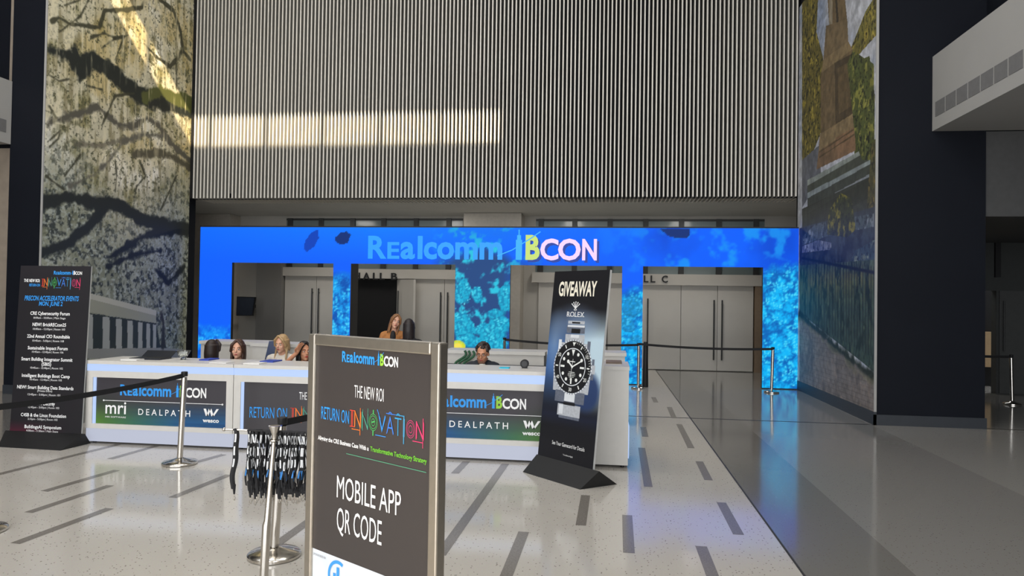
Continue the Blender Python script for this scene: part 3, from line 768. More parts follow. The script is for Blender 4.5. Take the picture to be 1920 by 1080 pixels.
# ================================================================== RECEPTION DESK
DY = 7.95
dface = Face((0, DY, 0), (1,0,0), (0,0,1))
dx = lambda px, py=760: onY(px, py, DY).x
ztop = 1.0
def dz(py, px=300): return onY(px, py, DY).z
Z = dict(top0=dz(676), s0=dz(699), p1=dz(711), p0=dz(799), k1=dz(808))
def grad_panel(cv, flip):
    A, B = cv.A, cv.B; u = (A-A.min())/(A.max()-A.min()); v = (B-B.min())/(B.max()-B.min())
    if flip: u = 1-u
    cv.fill((60,57,62))
    bot = np.clip((.52-v)*2.2, 0, 1)
    g = np.clip(1-u*1.5, 0, 1)[..., None]; col = np.array((84,132,44))*g + np.array((24,92,150))*(1-g)
    m = bot[..., None]; cv.c = cv.c*(1-m*.85) + col*m*.85
    st = vnoise(A*.3, B, 1, 40, 3)
    cv.mix((24,44,84), np.clip((st-.55)*3, 0, 1)*np.clip((.6-v)*2, 0, 1)*u*.5)
    cv.mix((40,60,34), np.clip((.25-u)*3, 0, 1)*np.clip(1-np.abs(v-.5)*4, 0, 1)*.5)
def wordmark(face, parent, ax0, kx, ay, flip):
    pass
desks = []
def desk(label, xa, xb, top, pa_px, kind):
    root = thing('reception_desk', label, 'reception desk', ((xa+xb)/2, DY, 0), 'lit white registration desk units')
    b = MB(); g = .004
    xa += g; xb -= g
    b.box(xa, xb, DY+.04, DY+.42, .03, top-.04)                       # carcass
    b.box(xa, xb, DY, DY+.04, Z['p1'], Z['s0'])                        # rails and stiles of the face
    b.box(xa, xb, DY, DY+.04, Z['k1'], Z['p0'])
    pa, pc = xa+.085, xb-.085
    b.box(xa, pa, DY, DY+.04, Z['p0'], Z['p1']); b.box(pc, xb, DY, DY+.04, Z['p0'], Z['p1'])
    b.build('body', m_deskw, root)
    t = MB(); t.box(xa, xb, DY-.01, DY+.66, top-.04, top); t.build('countertop', m_deskw, root)
    s = MB(); s.box(xa+.004, xb-.004, DY+.004, DY+.039, Z['s0'], top-.042); s.build('light_strip', m_strip, root)
    k = MB(); k.box(xa+.004, xb-.004, DY+.012, DY+.039, .03, Z['k1']); k.build('kick_panel', m_kick, root)
    vl = MB(); vl.box(pa, pa+.03, DY+.012, DY+.034, Z['p0'], Z['p1']); vl.build('side_glow', m_strip, root)  # emissive strip standing in for the lit side of the recess
    cv = Canvas(pa+.03, pc, Z['p0'], Z['p1'], 70, 34)
    if kind == 'dark': cv.fill((62,59,62))
    else: grad_panel(cv, kind == 'flip')
    gp_ = painted('graphic_panel', [cv.mesh(None, lambda a, c: (a, DY+.03, c))], paintmat('desk_print', rough=.4), root)
    return root, gp_, pa+.03, pc
seam1, seam2, seam3 = dx(437), dx(733), dx(1046)
f30 = Face((0, DY+.028, 0), (1,0,0), (0,0,1))
def sponsor(gp_, pa, pc):
    W = pc-pa; z0, z1 = Z['p0'], Z['p1']; h = z1-z0
    logo(f30, gp_, pa+W*.185, pa+W*.842, z0+h*.62, h*.235, n=.0, blue=m_blue, green=m_green, white=m_wht, name='lettering')
    w = MB(); line(w, f30, pa+W*.06, z0+h*.50, pa+W*.965, z0+h*.50, .006)
    for u in (.06, .965): disc(w, f30, pa+W*u, z0+h*.50, .011)
    put_text(w, f30, 'mri', pa+W*.075, pa+W*.235, z0+h*.215, z0+h*.40, bold=.01, ref='x')
    put_text(w, f30, 'MRI SOFTWARE', pa+W*.075, pa+W*.235, z0+h*.13, z0+h*.165)
    put_text(w, f30, 'DEALPATH', pa+W*.33, pa+W*.725, z0+h*.215, z0+h*.345, space=1.5, bold=.004)
    put_text(w, f30, 'wesco', pa+W*.82, pa+W*.942, z0+h*.11, z0+h*.17, bold=.03, ref='x')
    a, b_, c_ = pa+W*.825, pa+W*.94, (z0+h*.245, z0+h*.40)
    w_ = (b_-a)
    for s0 in (0, .36):      # two leaning strokes and their returns
        shape(w, f30, [(a+w_*s0, c_[1]), (a+w_*(s0+.16), c_[1]), (a+w_*(s0+.32), c_[0]), (a+w_*(s0+.16), c_[0])])
        shape(w, f30, [(a+w_*(s0+.20), c_[0]), (a+w_*(s0+.32), c_[0]), (a+w_*(s0+.48 + (.16 if s0 else 0)), c_[1]), (a+w_*(s0+.34+(.14 if s0 else 0)), c_[1])])
    w.build('lettering', m_wht, gp_)
INNO = [('I', (226,70,50)), ('N', (236,120,40)), ('N', (70,140,120)), ('O', (70,170,90)), ('V', (50,140,220)), ('A', (60,120,210)), ('T', (50,150,200)), ('I', (70,150,190)), ('O', (190,60,110)), ('N', (220,60,110))]
def innovation(face, parent, u0, u1, v0, h, n=.002):
    """line-drawn word in a row of colours with ornament lines over and under the letters"""
    ws = [.55,1,1,1.25,1.05,1.05,.95,.5,1.15,1.05]; T = sum(ws); u = u0
    for k, ((ch, rgb), w) in enumerate(zip(INNO, ws)):
        a = u; b = u + (u1-u0)*w/T; u = b; m = mat('ink_%d' % k, rgb, .6); q = MB(); d = (b-a)
        t = h*.045
        if ch == 'O':
            for r in (.46, .36, .2): ring(q, face, (a+b)/2, v0+h*.5, d*r-t*.6, d*r, n, sy=h*.5/(d*.46))
            if k == 3:
                line(q, face, (a+b)/2, v0+h*1.0, (a+b)/2, v0+h*1.22, t*2, n); line(q, face, (a+b)/2, v0, (a+b)/2, v0-h*.28, t*2, n)
                line(q, face, (a+b)/2-d*.15, v0+h*.48, (a+b)/2+d*.2, v0+h*.58, t*2, n)
        else:
            if ch == 'I':
                for f_ in (.32, .58): bar(q, face, a+d*f_, a+d*(f_+.13), v0, v0+h, n)
            else:
              for off in (0, .07) if ch in 'VAN' else (0,):
                  put_text(q, face, ch, a+d*(.06+off), b-d*.06+d*off*.6, v0+h*off, v0+h*(1-off), n=n+off*.01, bold=-.02)
            if k in (0,): bar(q, face, a-d*.1, b+d*.1, v0, v0+t, n); bar(q, face, a-d*.1, b+d*.1, v0+h-t, v0+h, n)
            if k in (1, 9): line(q, face, b-d*.14, v0+h*1.2, b-d*.14, v0-h*.42, t, n); line(q, face, a-d*.3, v0-h*.12, b-d*.1, v0-h*.12, t, n)
            if k in (4,): line(q, face, a-d*.1, v0+h*1.28, a+d*.3, v0+h*.75, t, n); line(q, face, a-d*.3, v0-h*.2, b, v0-h*.2, t, n)
            if k in (5, 6): line(q, face, a, v0+h*1.15, b+d*.2, v0+h*1.15, t, n); ring(q, face, (a+b)/2, v0+h*1.1, d*.16, d*.24, n, 16, 0, math.pi)
            if k in (7,): line(q, face, (a+b)/2, v0+h*1.18, (a+b)/2, v0-h*.4, t*1.6, n)
            if k in (2,): line(q, face, a+d*.2, v0+h*1.15, a+d*.2, v0-h*.1, t, n); line(q, face, b-d*.1, v0+h*1.25, b-d*.1, v0+h*.2, t, n)
        q.build('lettering', m, parent)
r1, g1, pa1, pc1 = desk('white desk unit with blue-green sponsor graphic at the left end, beside the black events banner', dx(160), seam1, ztop, None, 'grad'); sponsor(g1, pa1, pc1)
r2, g2, pa2, pc2 = desk('white desk unit with plain dark graphic, partly behind the steel-framed poster stand', seam1, seam2, ztop, None, 'dark')
W = pc2-pa2; h = Z['p1']-Z['p0']; z0 = Z['p0']
q = MB(); px_text(q, f30, 'THE NEW ROI', (561,749), (612,751), 735, bold=.0); q.build('lettering', m_wht, g2)
q = MB(); px_text(q, f30, 'RETURN ON', (468,783), (538,785), 763, bold=.0); q.build('lettering', m_blue, g2)
innovation(f30, g2, f30.uv(545,785)[0], f30.uv(682,790)[0], f30.uv(545,784)[1], .12)
r3, g3, pa3, pc3 = desk('white desk unit with blue-green sponsor graphic, between poster stand and watch banner', seam2, seam3, ztop+.015, None, 'flip'); sponsor(g3, pa3, pc3)
en = thing('reception_desk', 'plain white raised end unit of the desk, right behind the watch banner', 'reception desk', (seam3+.4, DY, 0), 'lit white registration desk units')
xe = onY(1178, 800, DY).x
q = MB(); q.box(seam3+.004, xe, DY-.02, DY+.62, .03, 1.06); q.build('body', m_deskw, en)
q = MB(); q.box(seam3-.02, xe+.006, DY-.03, DY+.66, 1.06, 1.1); q.build('countertop', m_deskw, en)
q = MB(); q.box(xe+.0, xe+.012, DY+.02, DY+.6, .1, .45); q.build('side_glow', m_strip, en)
for fx_, fy_ in ((.06,.04),(.06,.55),(xe-seam3-.06,.04),(xe-seam3-.06,.55)): q = MB(); q.lathe([(.02,0),(.02,.03)], (seam3+fx_, DY+fy_, 0), 10); q.build('foot', m_black, en)
for rt, xa, xb in ((r1, dx(160), seam1), (r2, seam1, seam2), (r3, seam2, seam3)):
    for fx_, fy_ in ((xa+.06,.1),(xa+.06,.36),(xb-.06,.1),(xb-.06,.36)): q = MB(); q.lathe([(.02,0),(.02,.03)], (fx_, DY+fy_, 0), 10); q.build('foot', m_black, rt)

# ---- back counters behind the staff
def back_counter(label, px0, px1, ytop, Y, depth=.5):
    a, b = onY(px0, ytop, Y), onY(px1, ytop, Y); zt = (a.z+b.z)/2
    r = thing('back_counter', label, 'counter', ((a.x+b.x)/2, Y, 0), 'low white counters behind the desk staff')
    q = MB(); q.box(a.x, b.x, Y, Y+depth, 0, zt-.05); q.build('body', m_deskw, r)
    q = MB(); q.box(a.x-.02, b.x+.02, Y-.03, Y+depth+.02, zt-.05, zt); q.build('countertop', m_deskw, r)
    return r, a.x, b.x, zt
b1 = back_counter('low white cabinet behind the two seated dark-haired women, under the arch left leg', 377, 486, 640, 11.0)
b2 = back_counter('low white cabinet with raised rim behind the blonde woman in white', 473, 640, 645, 10.4)
b3 = back_counter('long low white counter behind the man with glasses', 836, 1020, 658, 10.6)
b4 = back_counter('short low white counter behind the watch banner', 1028, 1172, 660, 10.6)
q = MB(); q.box(b3[1], b3[2], 10.57, 10.6, b3[3]-.22, b3[3]-.20); q.build('dark_strip', m_mull, b3[0])  # dark line across the front of the long counter

# ================================================================== BANNERS ON WEDGE BASES
def wedge_banner(root, A0, A1, D, topL, lean_d, h, base_front, base_back, face_m):
    pass
def text_rows(face, parent, rows, u_c, rgb_mat, name='lettering'):
    q = MB()
    for txt, uc, v, w, hh, bold in rows: put_text(q, face, txt, uc-w/2, uc+w/2, v, v+hh, bold=bold, res=2)
    return q.build(name, rgb_mat, parent)
m_bprint = mat('banner_black', (28,27,30), .45, var=.05)
m_foam = mat('foam_edge', (190,190,188), .6)
def wedge(fl_, fr_, br_, bl_, apl, apr, parent):
    q = MB(); q.add([fl_, fr_, br_, bl_, apl, apr], [(0,1,5,4), (2,3,4,5), (1,2,5), (3,0,4), (3,2,1,0)])
    return q.build('base', m_black, parent)
# --- left events banner
Yb = 7.86
pl, prt = onY(18, 812, Yb), onY(152, 815, Yb)
U = Vector((prt.x-pl.x, 0, 0)); wB = U.length; U.normalize()
tl = onY(45, 498, Yb+.10); tr = onY(165, 502, Yb+.10)
bl_ = Vector((pl.x, Yb, pl.z)); V = Vector((0, .10, tl.z-pl.z)); hB = V.length; V.normalize()
ev = thing('events_banner', 'tall black schedule banner with white event list, leaning on a wedge base at far left', 'banner', (pl.x+wB/2, Yb, 0))
fB = Face(bl_, U, V)
q = MB(); q.slab(fB.o, fB.U, fB.V, fB.N, 0, wB, -.05, hB, -.02, -.003); q.build('board', m_foam, ev)
cv = Canvas(0, wB, -.05, hB, 30, 90); cv.fill((30,28,32)); cv.mix((96,26,48), np.clip((.16-cv.B)*5, 0, 1)*np.clip((.75-cv.A)*2, 0, 1)); cv.mix((44,40,46), np.clip((cv.B-hB+.5)*.6, 0, 1))
bp = painted('printed_face', [cv.mesh(None, lambda a, b: tuple(fB.pt(a, b, 0)))], paintmat('events_print', rough=.45), ev)
gl, gr, gb = gnd(-4, 838), gnd(113, 845), gnd(170, 831)
wedge(gl, gr, gb, gl+(gb-gr), Vector((pl.x-.06, Yb+.0, pl.z+.03)), Vector((prt.x+.05, Yb+.0, pl.z+.03)), ev)
def bpx(px, py): return fB.uv(px, py)
logo(fB, bp, bpx(101,516)[0], bpx(154,516)[0], bpx(120,515)[1], .045, n=.003, blue=m_blue, green=m_wht, white=m_wht, name='lettering')
q = MB(); px_text(q, fB, 'THE NEW ROI:', (45,529), (75,529), 523, bold=.02); q.build('lettering', m_wht, bp)
q = MB(); px_text(q, fB, 'RETURN ON', (55,537), (75,537), 532, bold=.02); q.build('lettering', m_blue, bp)
innovation(fB, bp, bpx(78,535)[0], bpx(151,535)[0], bpx(110,537)[1], .09, n=.003)
q = MB(); px_text(q, fB, 'PRECON ACCELERATOR EVENTS', (46,563), (147,565), 554, bold=.02, slant=.12); q.build('lettering', m_blue, bp); q = MB(); px_text(q, fB, 'MON. JUNE 2', (73,573), (117,574), 565, bold=.02, slant=.12); q.build('lettering', m_blue, bp)
rows = [('CRE Cybersecurity Forum',57,131,591,'8:00am - 10:00am | Main Stage',63,123,598),('NEW! BrickRECcon25',61,124,612,'10:00am - 12:00pm | Room 103',62,122,619),
 ('22nd Annual CIO Roundtable',51,131,634,'10:45am - 5:00pm | Room 108',61,120,641),('Sustainable Impact Forum',52,127,656,'10:45am - 12:40pm | Room 106',60,119,662),
 ('Smart Building Integrator Summit',40,136,677,None,0,0,0),('(SBIS)',78,96,686,'10:45am - 12:40pm | Room 102',57,118,692),('Intelligent Buildings Boot Camp',41,131,708,'10:45am - 12:40pm | Room 105',56,116,714),
 ('NEW! Smart Building Data Standards',32,138,730,'12:45pm - 5:00pm | Room 101',52,113,742),('(Private Event)',70,98,735,None,0,0,0),
 ('NEW! Electrify',62,103,760,'12:45pm - 5:00pm | Room 103',53,111,766),('C4SB & the Linux Foundation',39,124,782,'2:15pm - 5:00pm | Room 102',52,108,788),('BuildingsAI Symposium',46,115,804,'4:00pm - 5:30pm | Main Stage',49,109,810)]
for t_, xa, xb, y, t2, x2, x3, y2 in rows:
    q = MB(); px_text(q, fB, t_, (xa, y), (xb, y), y-(4.0 if 'Private' in t_ else 6.4), bold=.0 if 'Private' in t_ else .02, res=2)
    if t2: px_text(q, fB, t2, (x2, y2), (x3, y2), y2-3.6, bold=.0, res=2)
    q.build('lettering', m_wht, bp)

# --- watch giveaway banner
fl_, fr_, br_ = gnd(980, 885), gnd(1087, 918), gnd(1157, 908)
Uw = (fr_-fl_); Uw.z = 0; Ub = Uw.normalized(); Nb = Vector((Ub.y, -Ub.x, 0))      # Nb points out of the print
bl4 = fl_ + (br_-fr_)
mid = lambda p, q_, t: p + (q_-p)*t
gL, gR = mid(fl_, bl4, .45), mid(fr_, br_, .45)
apexL, apexR = gL + Vector((0,0,.16)), gR + Vector((0,0,.16))
n_ = Nb
oL = onP(1008, 858, gL, n_)            # lower left corner of the print on the base line's upright plane
oR = onP(1111, 884, gL, n_)
lean = .21
def leaned(pxl, pyl): return onP(pxl, pyl, gL - n_*lean, n_)
tR = leaned(1143, 504); tL = leaned(1037, 511)
zb = (oL.z+oR.z)/2; hz = (tR.z+tL.z)/2 - zb
Vb = (Vector((0,0,hz)) - n_*lean); hW = Vb.length; Vb.normalize()
fW = Face(Vector((oL.x, oL.y, zb)), Ub, Vb); wW = (oR-oL).dot(Ub)
wt = thing('watch_banner', 'leaning black and blue giveaway banner showing a diver watch, on a black wedge base', 'banner', ((gL.x+gR.x)/2, (gL.y+gR.y)/2, 0))
q = MB(); q.slab(fW.o, fW.U, fW.V, fW.N, 0, wW, -.04, hW, -.028, -.004); q.build('board', m_foam, wt)
cv = Canvas(0, wW, -.04, hW, 60, 150); a, b = cv.A/wW, cv.B/hW
cv.fill((26,26,30))
cloud = np.clip((b-.26)*4.5, 0, 1)*np.clip((.80-b)*5, 0, 1)
cv.mix((58,94,150), cloud*np.clip((.62-np.abs(a-.30))*3, 0, 1))
cv.mix((182,204,216), np.clip(cloud*1.3, 0, 1)*np.clip((a-.40)*3.6+ (fbm(cv.A, cv.B, 3, 8)-.5)*.8, 0, 1))
cv.mix((118,138,170), np.clip(1-np.hypot((a-.45)/.5, (b-.72)/.12), 0, 1)*.8)
cv.mix((150,172,196), np.clip(1-np.hypot((a-.12)/.22, (b-.62)/.2), 0, 1)*.55)
cv.mix((40,58,98), np.clip((1-np.hypot((a-.78)/.26, (b-.38)/.12))*3, 0, 1)*.95)
cv.mix((30,36,58), np.clip(1-np.abs(b-.24)/.06, 0, 1)*.7)
wp = painted('printed_face', [cv.mesh(None, lambda a, b: tuple(fW.pt(a, b, 0)))], paintmat('watch_print', rough=.45), wt)
wedge(fl_, fr_, br_, bl4, apexL + Ub*-.04, apexR + Ub*.03, wt)
q = MB(); px_text(q, fW, 'GIVEAWAY', (1047,556), (1118,555), 529, bold=.03); q.build('lettering', mat('print_cream', (232,226,208), .6), wp)
q = MB(); px_text(q, fW, 'ROLEX', (1063,593), (1095,595), 584, bold=.0)
uR0, vR0 = fW.uv(1063,593); uR1, _ = fW.uv(1095,595); wr_ = (uR1-uR0)/5
for k, fs_ in enumerate(((.1,.72),(.2,),(.12,),(.1,),(.12,.72))):     # little serifs
    for f_ in fs_:
        if k != 1: bar(q, fW, uR0+wr_*(k+f_)-.004, uR0+wr_*(k+f_)+.022, vR0, vR0+.004, .0025)
q.build('lettering', m_wht, wp); q = MB()
cu_, cv_ = fW.uv(1079, 580)
for k in range(5):                      # five-pointed crown emblem
    aa = math.radians(90 + (k-2)*24); line(q, fW, cu_+.006*(k-2), cv_, cu_+.075*math.cos(aa), cv_+.062*math.sin(aa)+.012, .008); disc(q, fW, cu_+.075*math.cos(aa), cv_+.062*math.sin(aa)+.014, .0075, k=8)
ring(q, fW, cu_, cv_-.004, .014, .022, sy=.5, k=16)
q.build('emblem', m_wht, wp); q = MB(); px_text(q, fW, 'See Your Gamecard for Details', (1035,833), (1096,846), 826, bold=.0); q.build('lettering', m_wht, wp); q = MB()
px_text(q, fW, '*Conditions Apply', (1055,854), (1074,858), 851, bold=.0, res=1)
q.build('lettering', m_wht, wp)
# the watch itself, printed flat: bracelet, case, bezel, dial, markers, hands, crown
pc = (1073, 688)
cu_, cv_ = fW.uv(*pc); RW = fW.uv(1110, 690)[0]-cu_ + .0
RW = abs(fW.uv(1073, 637)[1] - cv_)*.98
sx_ = abs(fW.uv(1108,690)[0]-fW.uv(1039,684)[0])/2 / RW
class Sub:                               # a face squeezed to the print's own proportions
    def __init__(s, f, u, v, sx): s.f, s.u0, s.v0, s.sx = f, u, v, sx
    def pt(s, u, v, n=0): return s.f.pt(s.u0+u*s.sx, s.v0+v, n)
fS = Sub(fW, cu_, cv_, sx_)
m_st1 = mat('watch_steel', (176,180,186), .5, var=.12, scale=40); m_st2 = mat('watch_steel_dark', (96,102,116), .5, var=.15, scale=40); m_st3 = mat('watch_steel_light', (214,218,222), .5, var=.05)
m_bz = mat('watch_black', (16,17,20), .5); m_lum = mat('watch_lume', (228,230,226), .5)
lay = [MB() for _ in range(5)]           # light steel, dark steel, pale steel, black, lume
L1, L2, L3, L4, L5 = lay; R = RW
def rect(mb, u0, u1, v0, v1, n): mb.quad(fS.pt(u0,v0,n), fS.pt(u1,v0,n), fS.pt(u1,v1,n), fS.pt(u0,v1,n))
rect(L1, -.52*R, .52*R, .9*R, 1.22*R, .0012); rect(L3, -.22*R, .22*R, 1.1*R, 1.22*R, .0016)
rect(L2, -.48*R, .5*R, 1.27*R, 1.56*R, .0012); rect(L4, -.22*R, .26*R, 1.27*R, 1.44*R, .0016); rect(L3, -.44*R, .48*R, 1.50*R, 1.58*R, .0018)
rect(L1, -.44*R, .46*R, 1.62*R, 1.74*R, .0012); rect(L4, -.22*R, .22*R, 1.64*R, 1.70*R, .0016)
shape(L1, fS, [(-.95*R,-.95*R),(.95*R,-.95*R),(1.02*R,0),(.8*R,.9*R),(-.8*R,.9*R),(-1.02*R,0)], .0011)
rect(L3, -.86*R, -.7*R, .5*R, 1.0*R, .0013); rect(L2, .7*R, .86*R, .5*R, 1.0*R, .0013)
rect(L2, -.8*R, .78*R, -1.35*R, -.92*R, .0012); rect(L3, -.28*R, .28*R, -1.30*R, -1.0*R, .0016); rect(L4, -.3*R, .32*R, -1.44*R, -1.33*R, .0018)
rect(L1, -.6*R, .62*R, -1.85*R, -1.42*R, .0012); rect(L3, -.52*R, -.3*R, -1.8*R, -1.45*R, .0016); rect(L2, -.5*R, .6*R, -1.95*R, -1.85*R, .0012)
rect(L1, 1.0*R, 1.2*R, -.18*R, .14*R, .0012); rect(L2, 1.02*R, 1.14*R, -.40*R, .36*R, .0010)
ring(L3, fS, 0, 0, .0, 1.03*R, .0014, 48); ring(L4, fS, 0, 0, 0, .985*R, .0018, 48); ring(L3, fS, 0, 0, .68*R, .715*R, .0022, 48)
for k in range(12):
    aa = math.radians(90-30*k); c_, s_ = math.cos(aa), math.sin(aa); r = .55*R
    if k == 0: shape(L5, fS, [(-.09*R, r+.10*R), (.09*R, r+.10*R), (0, r-.14*R)], .0026)
    elif k in (3, 6, 9): line(L5, fS, c_*(r-.13*R), s_*(r-.13*R), c_*(r+.09*R), s_*(r+.09*R), .075*R, .0026)
    else: disc(L5, fS, c_*r, s_*r, .065*R, .0026, 14)
    if k % 2: line(L5, fS, c_*.78*R, s_*.78*R, c_*.92*R, s_*.92*R, .05*R, .0026)
for k, t_ in ((2,'10'),(4,'20'),(6,'30'),(8,'40'),(10,'50')):
    aa = math.radians(90-30*k); c_, s_ = .85*R*math.cos(aa), .85*R*math.sin(aa)
    tv, tf = text_geo(t_, .01, 2); L5.add([fS.pt(c_ + (p[0]-.55)*.17*R, s_ + (p[1]-.35)*.2*R, .0026) for p in tv], tf)
shape(L5, fS, [(-.08*R,.93*R),(.08*R,.93*R),(0,.78*R)], .0026)
for k in range(1, 18):
    if k % 5: aa = math.radians(90-6*k); line(L5, fS, .88*R*math.cos(aa), .88*R*math.sin(aa), .95*R*math.cos(aa), .95*R*math.sin(aa), .015*R, .0026)
for k in range(48):                      # toothed rim of the bezel
    aa = 2*math.pi*k/48; line(L2, fS, math.cos(aa)*.97*R, math.sin(aa)*.97*R, math.cos(aa)*1.04*R, math.sin(aa)*1.04*R, .04*R, .0020)
for aa, ln, w in ((140, .36, .06), (28, .56, .05)):
    aa = math.radians(aa); line(L5, fS, 0, 0, math.cos(aa)*ln*R, math.sin(aa)*ln*R, w*R, .003)
disc(L5, fS, math.cos(math.radians(140))*.3*R, math.sin(math.radians(140))*.3*R, .07*R, .0031, 12)
line(L5, fS, .02*R, .3*R, -.06*R, -.5*R, .015*R, .0031); disc(L5, fS, 0, 0, .05*R, .0032, 12)
for k, w in enumerate((.16, .2, .2, .14)): line(L5, fS, -w*R, -(.2+.06*k)*R, w*R, -(.2+.06*k)*R, .018*R, .0025)
line(L5, fS, -.14*R, .2*R, .14*R, .2*R, .03*R, .0025)
wa = L1.build('watch_picture', m_st1, wp)
L2.build('watch_picture_shading', m_st2, wp); L3.build('watch_picture_highlight', m_st3, wp); L4.build('watch_picture_dial', m_bz, wp); L5.build('watch_picture_marker', m_lum, wp)

# ================================================================== STEEL-FRAMED POSTER STAND
pR = Vector((0,0,0)); 
Zr, Zl = 2.34, 2.80
def depth_pt(px, py, d):        # point at camera depth d
    r = ray(px, py); c_ = np.array([px-960, py-540, FPX]); return O + r*(d/FPX)
tr_ = depth_pt(829, 640, Zr); tl_ = depth_pt(583, 628, Zl)
ztp = (tr_.z+tl_.z)/2
Us = Vector((tr_.x-tl_.x, tr_.y-tl_.y, 0)); wS = Us.length; Us.normalize()
ps = thing('poster_stand', 'steel-framed black poster stand in the foreground, advertising a mobile app', 'sign stand', ((tr_.x+tl_.x)/2, (tr_.y+tl_.y)/2, 0))
fP = Face(Vector((tl_.x, tl_.y, 0)), Us, (0,0,1))
fw = .042; z_lo = .32
q = MB(); 
for u0_, u1_, v0_, v1_ in ((0, fw, z_lo, ztp), (wS-fw, wS, z_lo, ztp), (fw, wS-fw, ztp-fw, ztp), (fw, wS-fw, z_lo, z_lo+fw)): q.slab(fP.o, fP.U, fP.V, fP.N, u0_, u1_, v0_, v1_, -.03, .012)
fo = q.build('frame', m_steel, ps)
bv = fo.modifiers.new('bevel', 'BEVEL'); bv.width = .006; bv.segments = 2
q = MB(); q.slab(fP.o, fP.U, fP.V, fP.N, wS*.5-.03, wS*.5+.03, .02, z_lo, -.03, .01); q.build('post', m_steel, ps)
q = MB(); q.slab(fP.o, fP.U, fP.V, fP.N, .08, wS-.08, 0, .02, -.2, .18); q.build('base', m_steel, ps)
zsplit = (fP.uv(582,1024)[1] + fP.uv(715,1079)[1])/2
q = MB(); q.slab(fP.o, fP.U, fP.V, fP.N, fw, wS-fw, zsplit, ztp-fw, -.02, 0); po = q.build('poster', mat('poster_charcoal', (62,57,56), .4, var=.04, scale=2), ps)
q = MB(); q.slab(fP.o, fP.U, fP.V, fP.N, fw, wS-fw, z_lo+fw, zsplit, -.02, 0); pw_ = q.build('poster_footer', mat('poster_white', (214,222,232), .4), ps)
a_, b_ = fP.uv(642,681), fP.uv(747,686)
logo(fP, po, a_[0], b_[0], (a_[1]+b_[1])/2, fP.uv(642,660)[1]-fP.uv(642,680)[1], n=.002, blue=m_blue, green=m_green, white=m_wht, name='lettering')
q = MB(); px_text(q, fP, 'THE NEW ROI', (665,747), (720,751), 724, bold=-.005); q.build('lettering', m_wht, po)
q = MB(); px_text(q, fP, 'RETURN ON', (603,786), (655,793), 763, bold=.0); q.build('lettering', m_blue, po)
a_, b_ = fP.uv(657,800), fP.uv(796,826)
innovation(fP, po, a_[0], b_[0], (a_[1]+b_[1])/2, fP.uv(725,775)[1]-fP.uv(725,808)[1])
q = MB(); px_text(q, fP, 'Aligning the CRE Business Case With a', (597,824), (692,845), 816, bold=.02); q.build('lettering', m_wht, po)
q = MB(); px_text(q, fP, 'Transformative Technology Strategy', (695,846), (801,869), 837, bold=.02); q.build('lettering', mat('print_leaf', (110,190,50), .6), po)
q = MB(); a_, b_ = fP.uv(650,850), fP.uv(800,886); line(q, fP, a_[0], (a_[1]+b_[1])/2, b_[0], (a_[1]+b_[1])/2, .003); q.build('rule', mat('print_rule', (80,140,110), .6), po)
q = MB(); px_text(q, fP, 'MOBILE APP', (632,934), (752,966), 893, bold=.0); q.build('lettering', m_wht, po); q = MB(); px_text(q, fP, 'QR CODE', (632,995), (716,1021), 952, bold=.0); q.build('lettering', m_wht, po)
q = MB(); px_text(q, fP, 'SPONSORED BY', (588,1041), (612,1047), 1037, bold=.0); q.build('lettering', m_gry, pw_)
q = MB(); a_ = fP.uv(634,1082); ring(q, fP, a_[0], a_[1], .048, .06, a0=math.radians(60), a1=math.radians(300)); 
for k, (u_, h_2) in enumerate(((-.02,.05),(0,.075),(.02,.04))): bar(q, fP, a_[0]+u_-.008, a_[0]+u_+.008, a_[1]-.04, a_[1]-.04+h_2)
put_text(q, fP, 'ELEVATE', a_[0]+.08, a_[0]+.3, a_[1]-.03, a_[1]+.0, bold=.01) if False else None
q.build('emblem', mat('print_sky', (60,150,225), .6), pw_)

# ================================================================== BARRIER POSTS AND BELTS
def post(label, base, h=.97, tilt=(0,0), belt=None, rad=.18, mat_=None, sag=0.0, group='belt barrier posts'):
    mm = mat_ or m_chrome
    r = thing('barrier_post', label, 'barrier post', (base.x, base.y, 0), group)
    b = Vector((base.x, base.y, 0)); t = b + Vector((tilt[0], tilt[1], h))
    q = MB(); q.lathe([(rad*.96,0),(rad,.006),(rad,.022),(rad*.95,.03),(rad*.6,.045),(.05,.062),(.034,.07)], b, 40); q.build('base', mm, r, True)
    q = MB(); q.tube([b+Vector((0,0,.06)), b.lerp(t, .5), t-Vector((0,0,.06))], .03, 20); q.build('pole', mm, r, True)
    q = MB(); q.lathe([(.031,-.05),(.0335,-.046),(.0335,-.004),(.028,0)], t, 20); q.build('belt_head', m_black if mat_ is None else mm, r, True)
    if belt is not None:
        e = belt; s_ = t - Vector((0,0,.04)); d = (e-s_); k = 14; w = .024; tn = Vector((-d.y, d.x, 0)).normalized()*.0012; vs = []
        for i in range(k+1):
            f = i/k; p = s_ + d*f - Vector((0,0,sag*4*f*(1-f)))
            vs += [p+Vector((0,0,w))+tn, p-Vector((0,0,w))+tn, p-Vector((0,0,w))-tn, p+Vector((0,0,w))-tn]
        fs = [(4*i+j, 4*i+(j+1) % 4, 4*i+4+(j+1) % 4, 4*i+4+j) for i in range(k) for j in range(4)] + [(0,1,2,3), (4*k+3,4*k+2,4*k+1,4*k)]
        q = MB(); q.add(vs, fs); q.build('belt', m_belt, r)
    return t
p1b = gnd(337, 870); p0b = gnd(-38, 997); p2b = gnd(514, 1043)
t0 = post('chrome barrier post cut off by the left edge of the photo, only its foot showing', p0b, .96)
post('chrome barrier post in front of the left desk unit with belt running out left', p1b, .985, (.03,.0), Vector((p0b.x+.03, p0b.y, .925)), sag=.03)
p3b = onY(705, 900, 6.2); p3b.z = 0
post('chrome barrier post behind the lanyard rack with belt running right', p2b, .965, (.04,0), Vector((p3b.x, p3b.y, .93)), sag=.02)
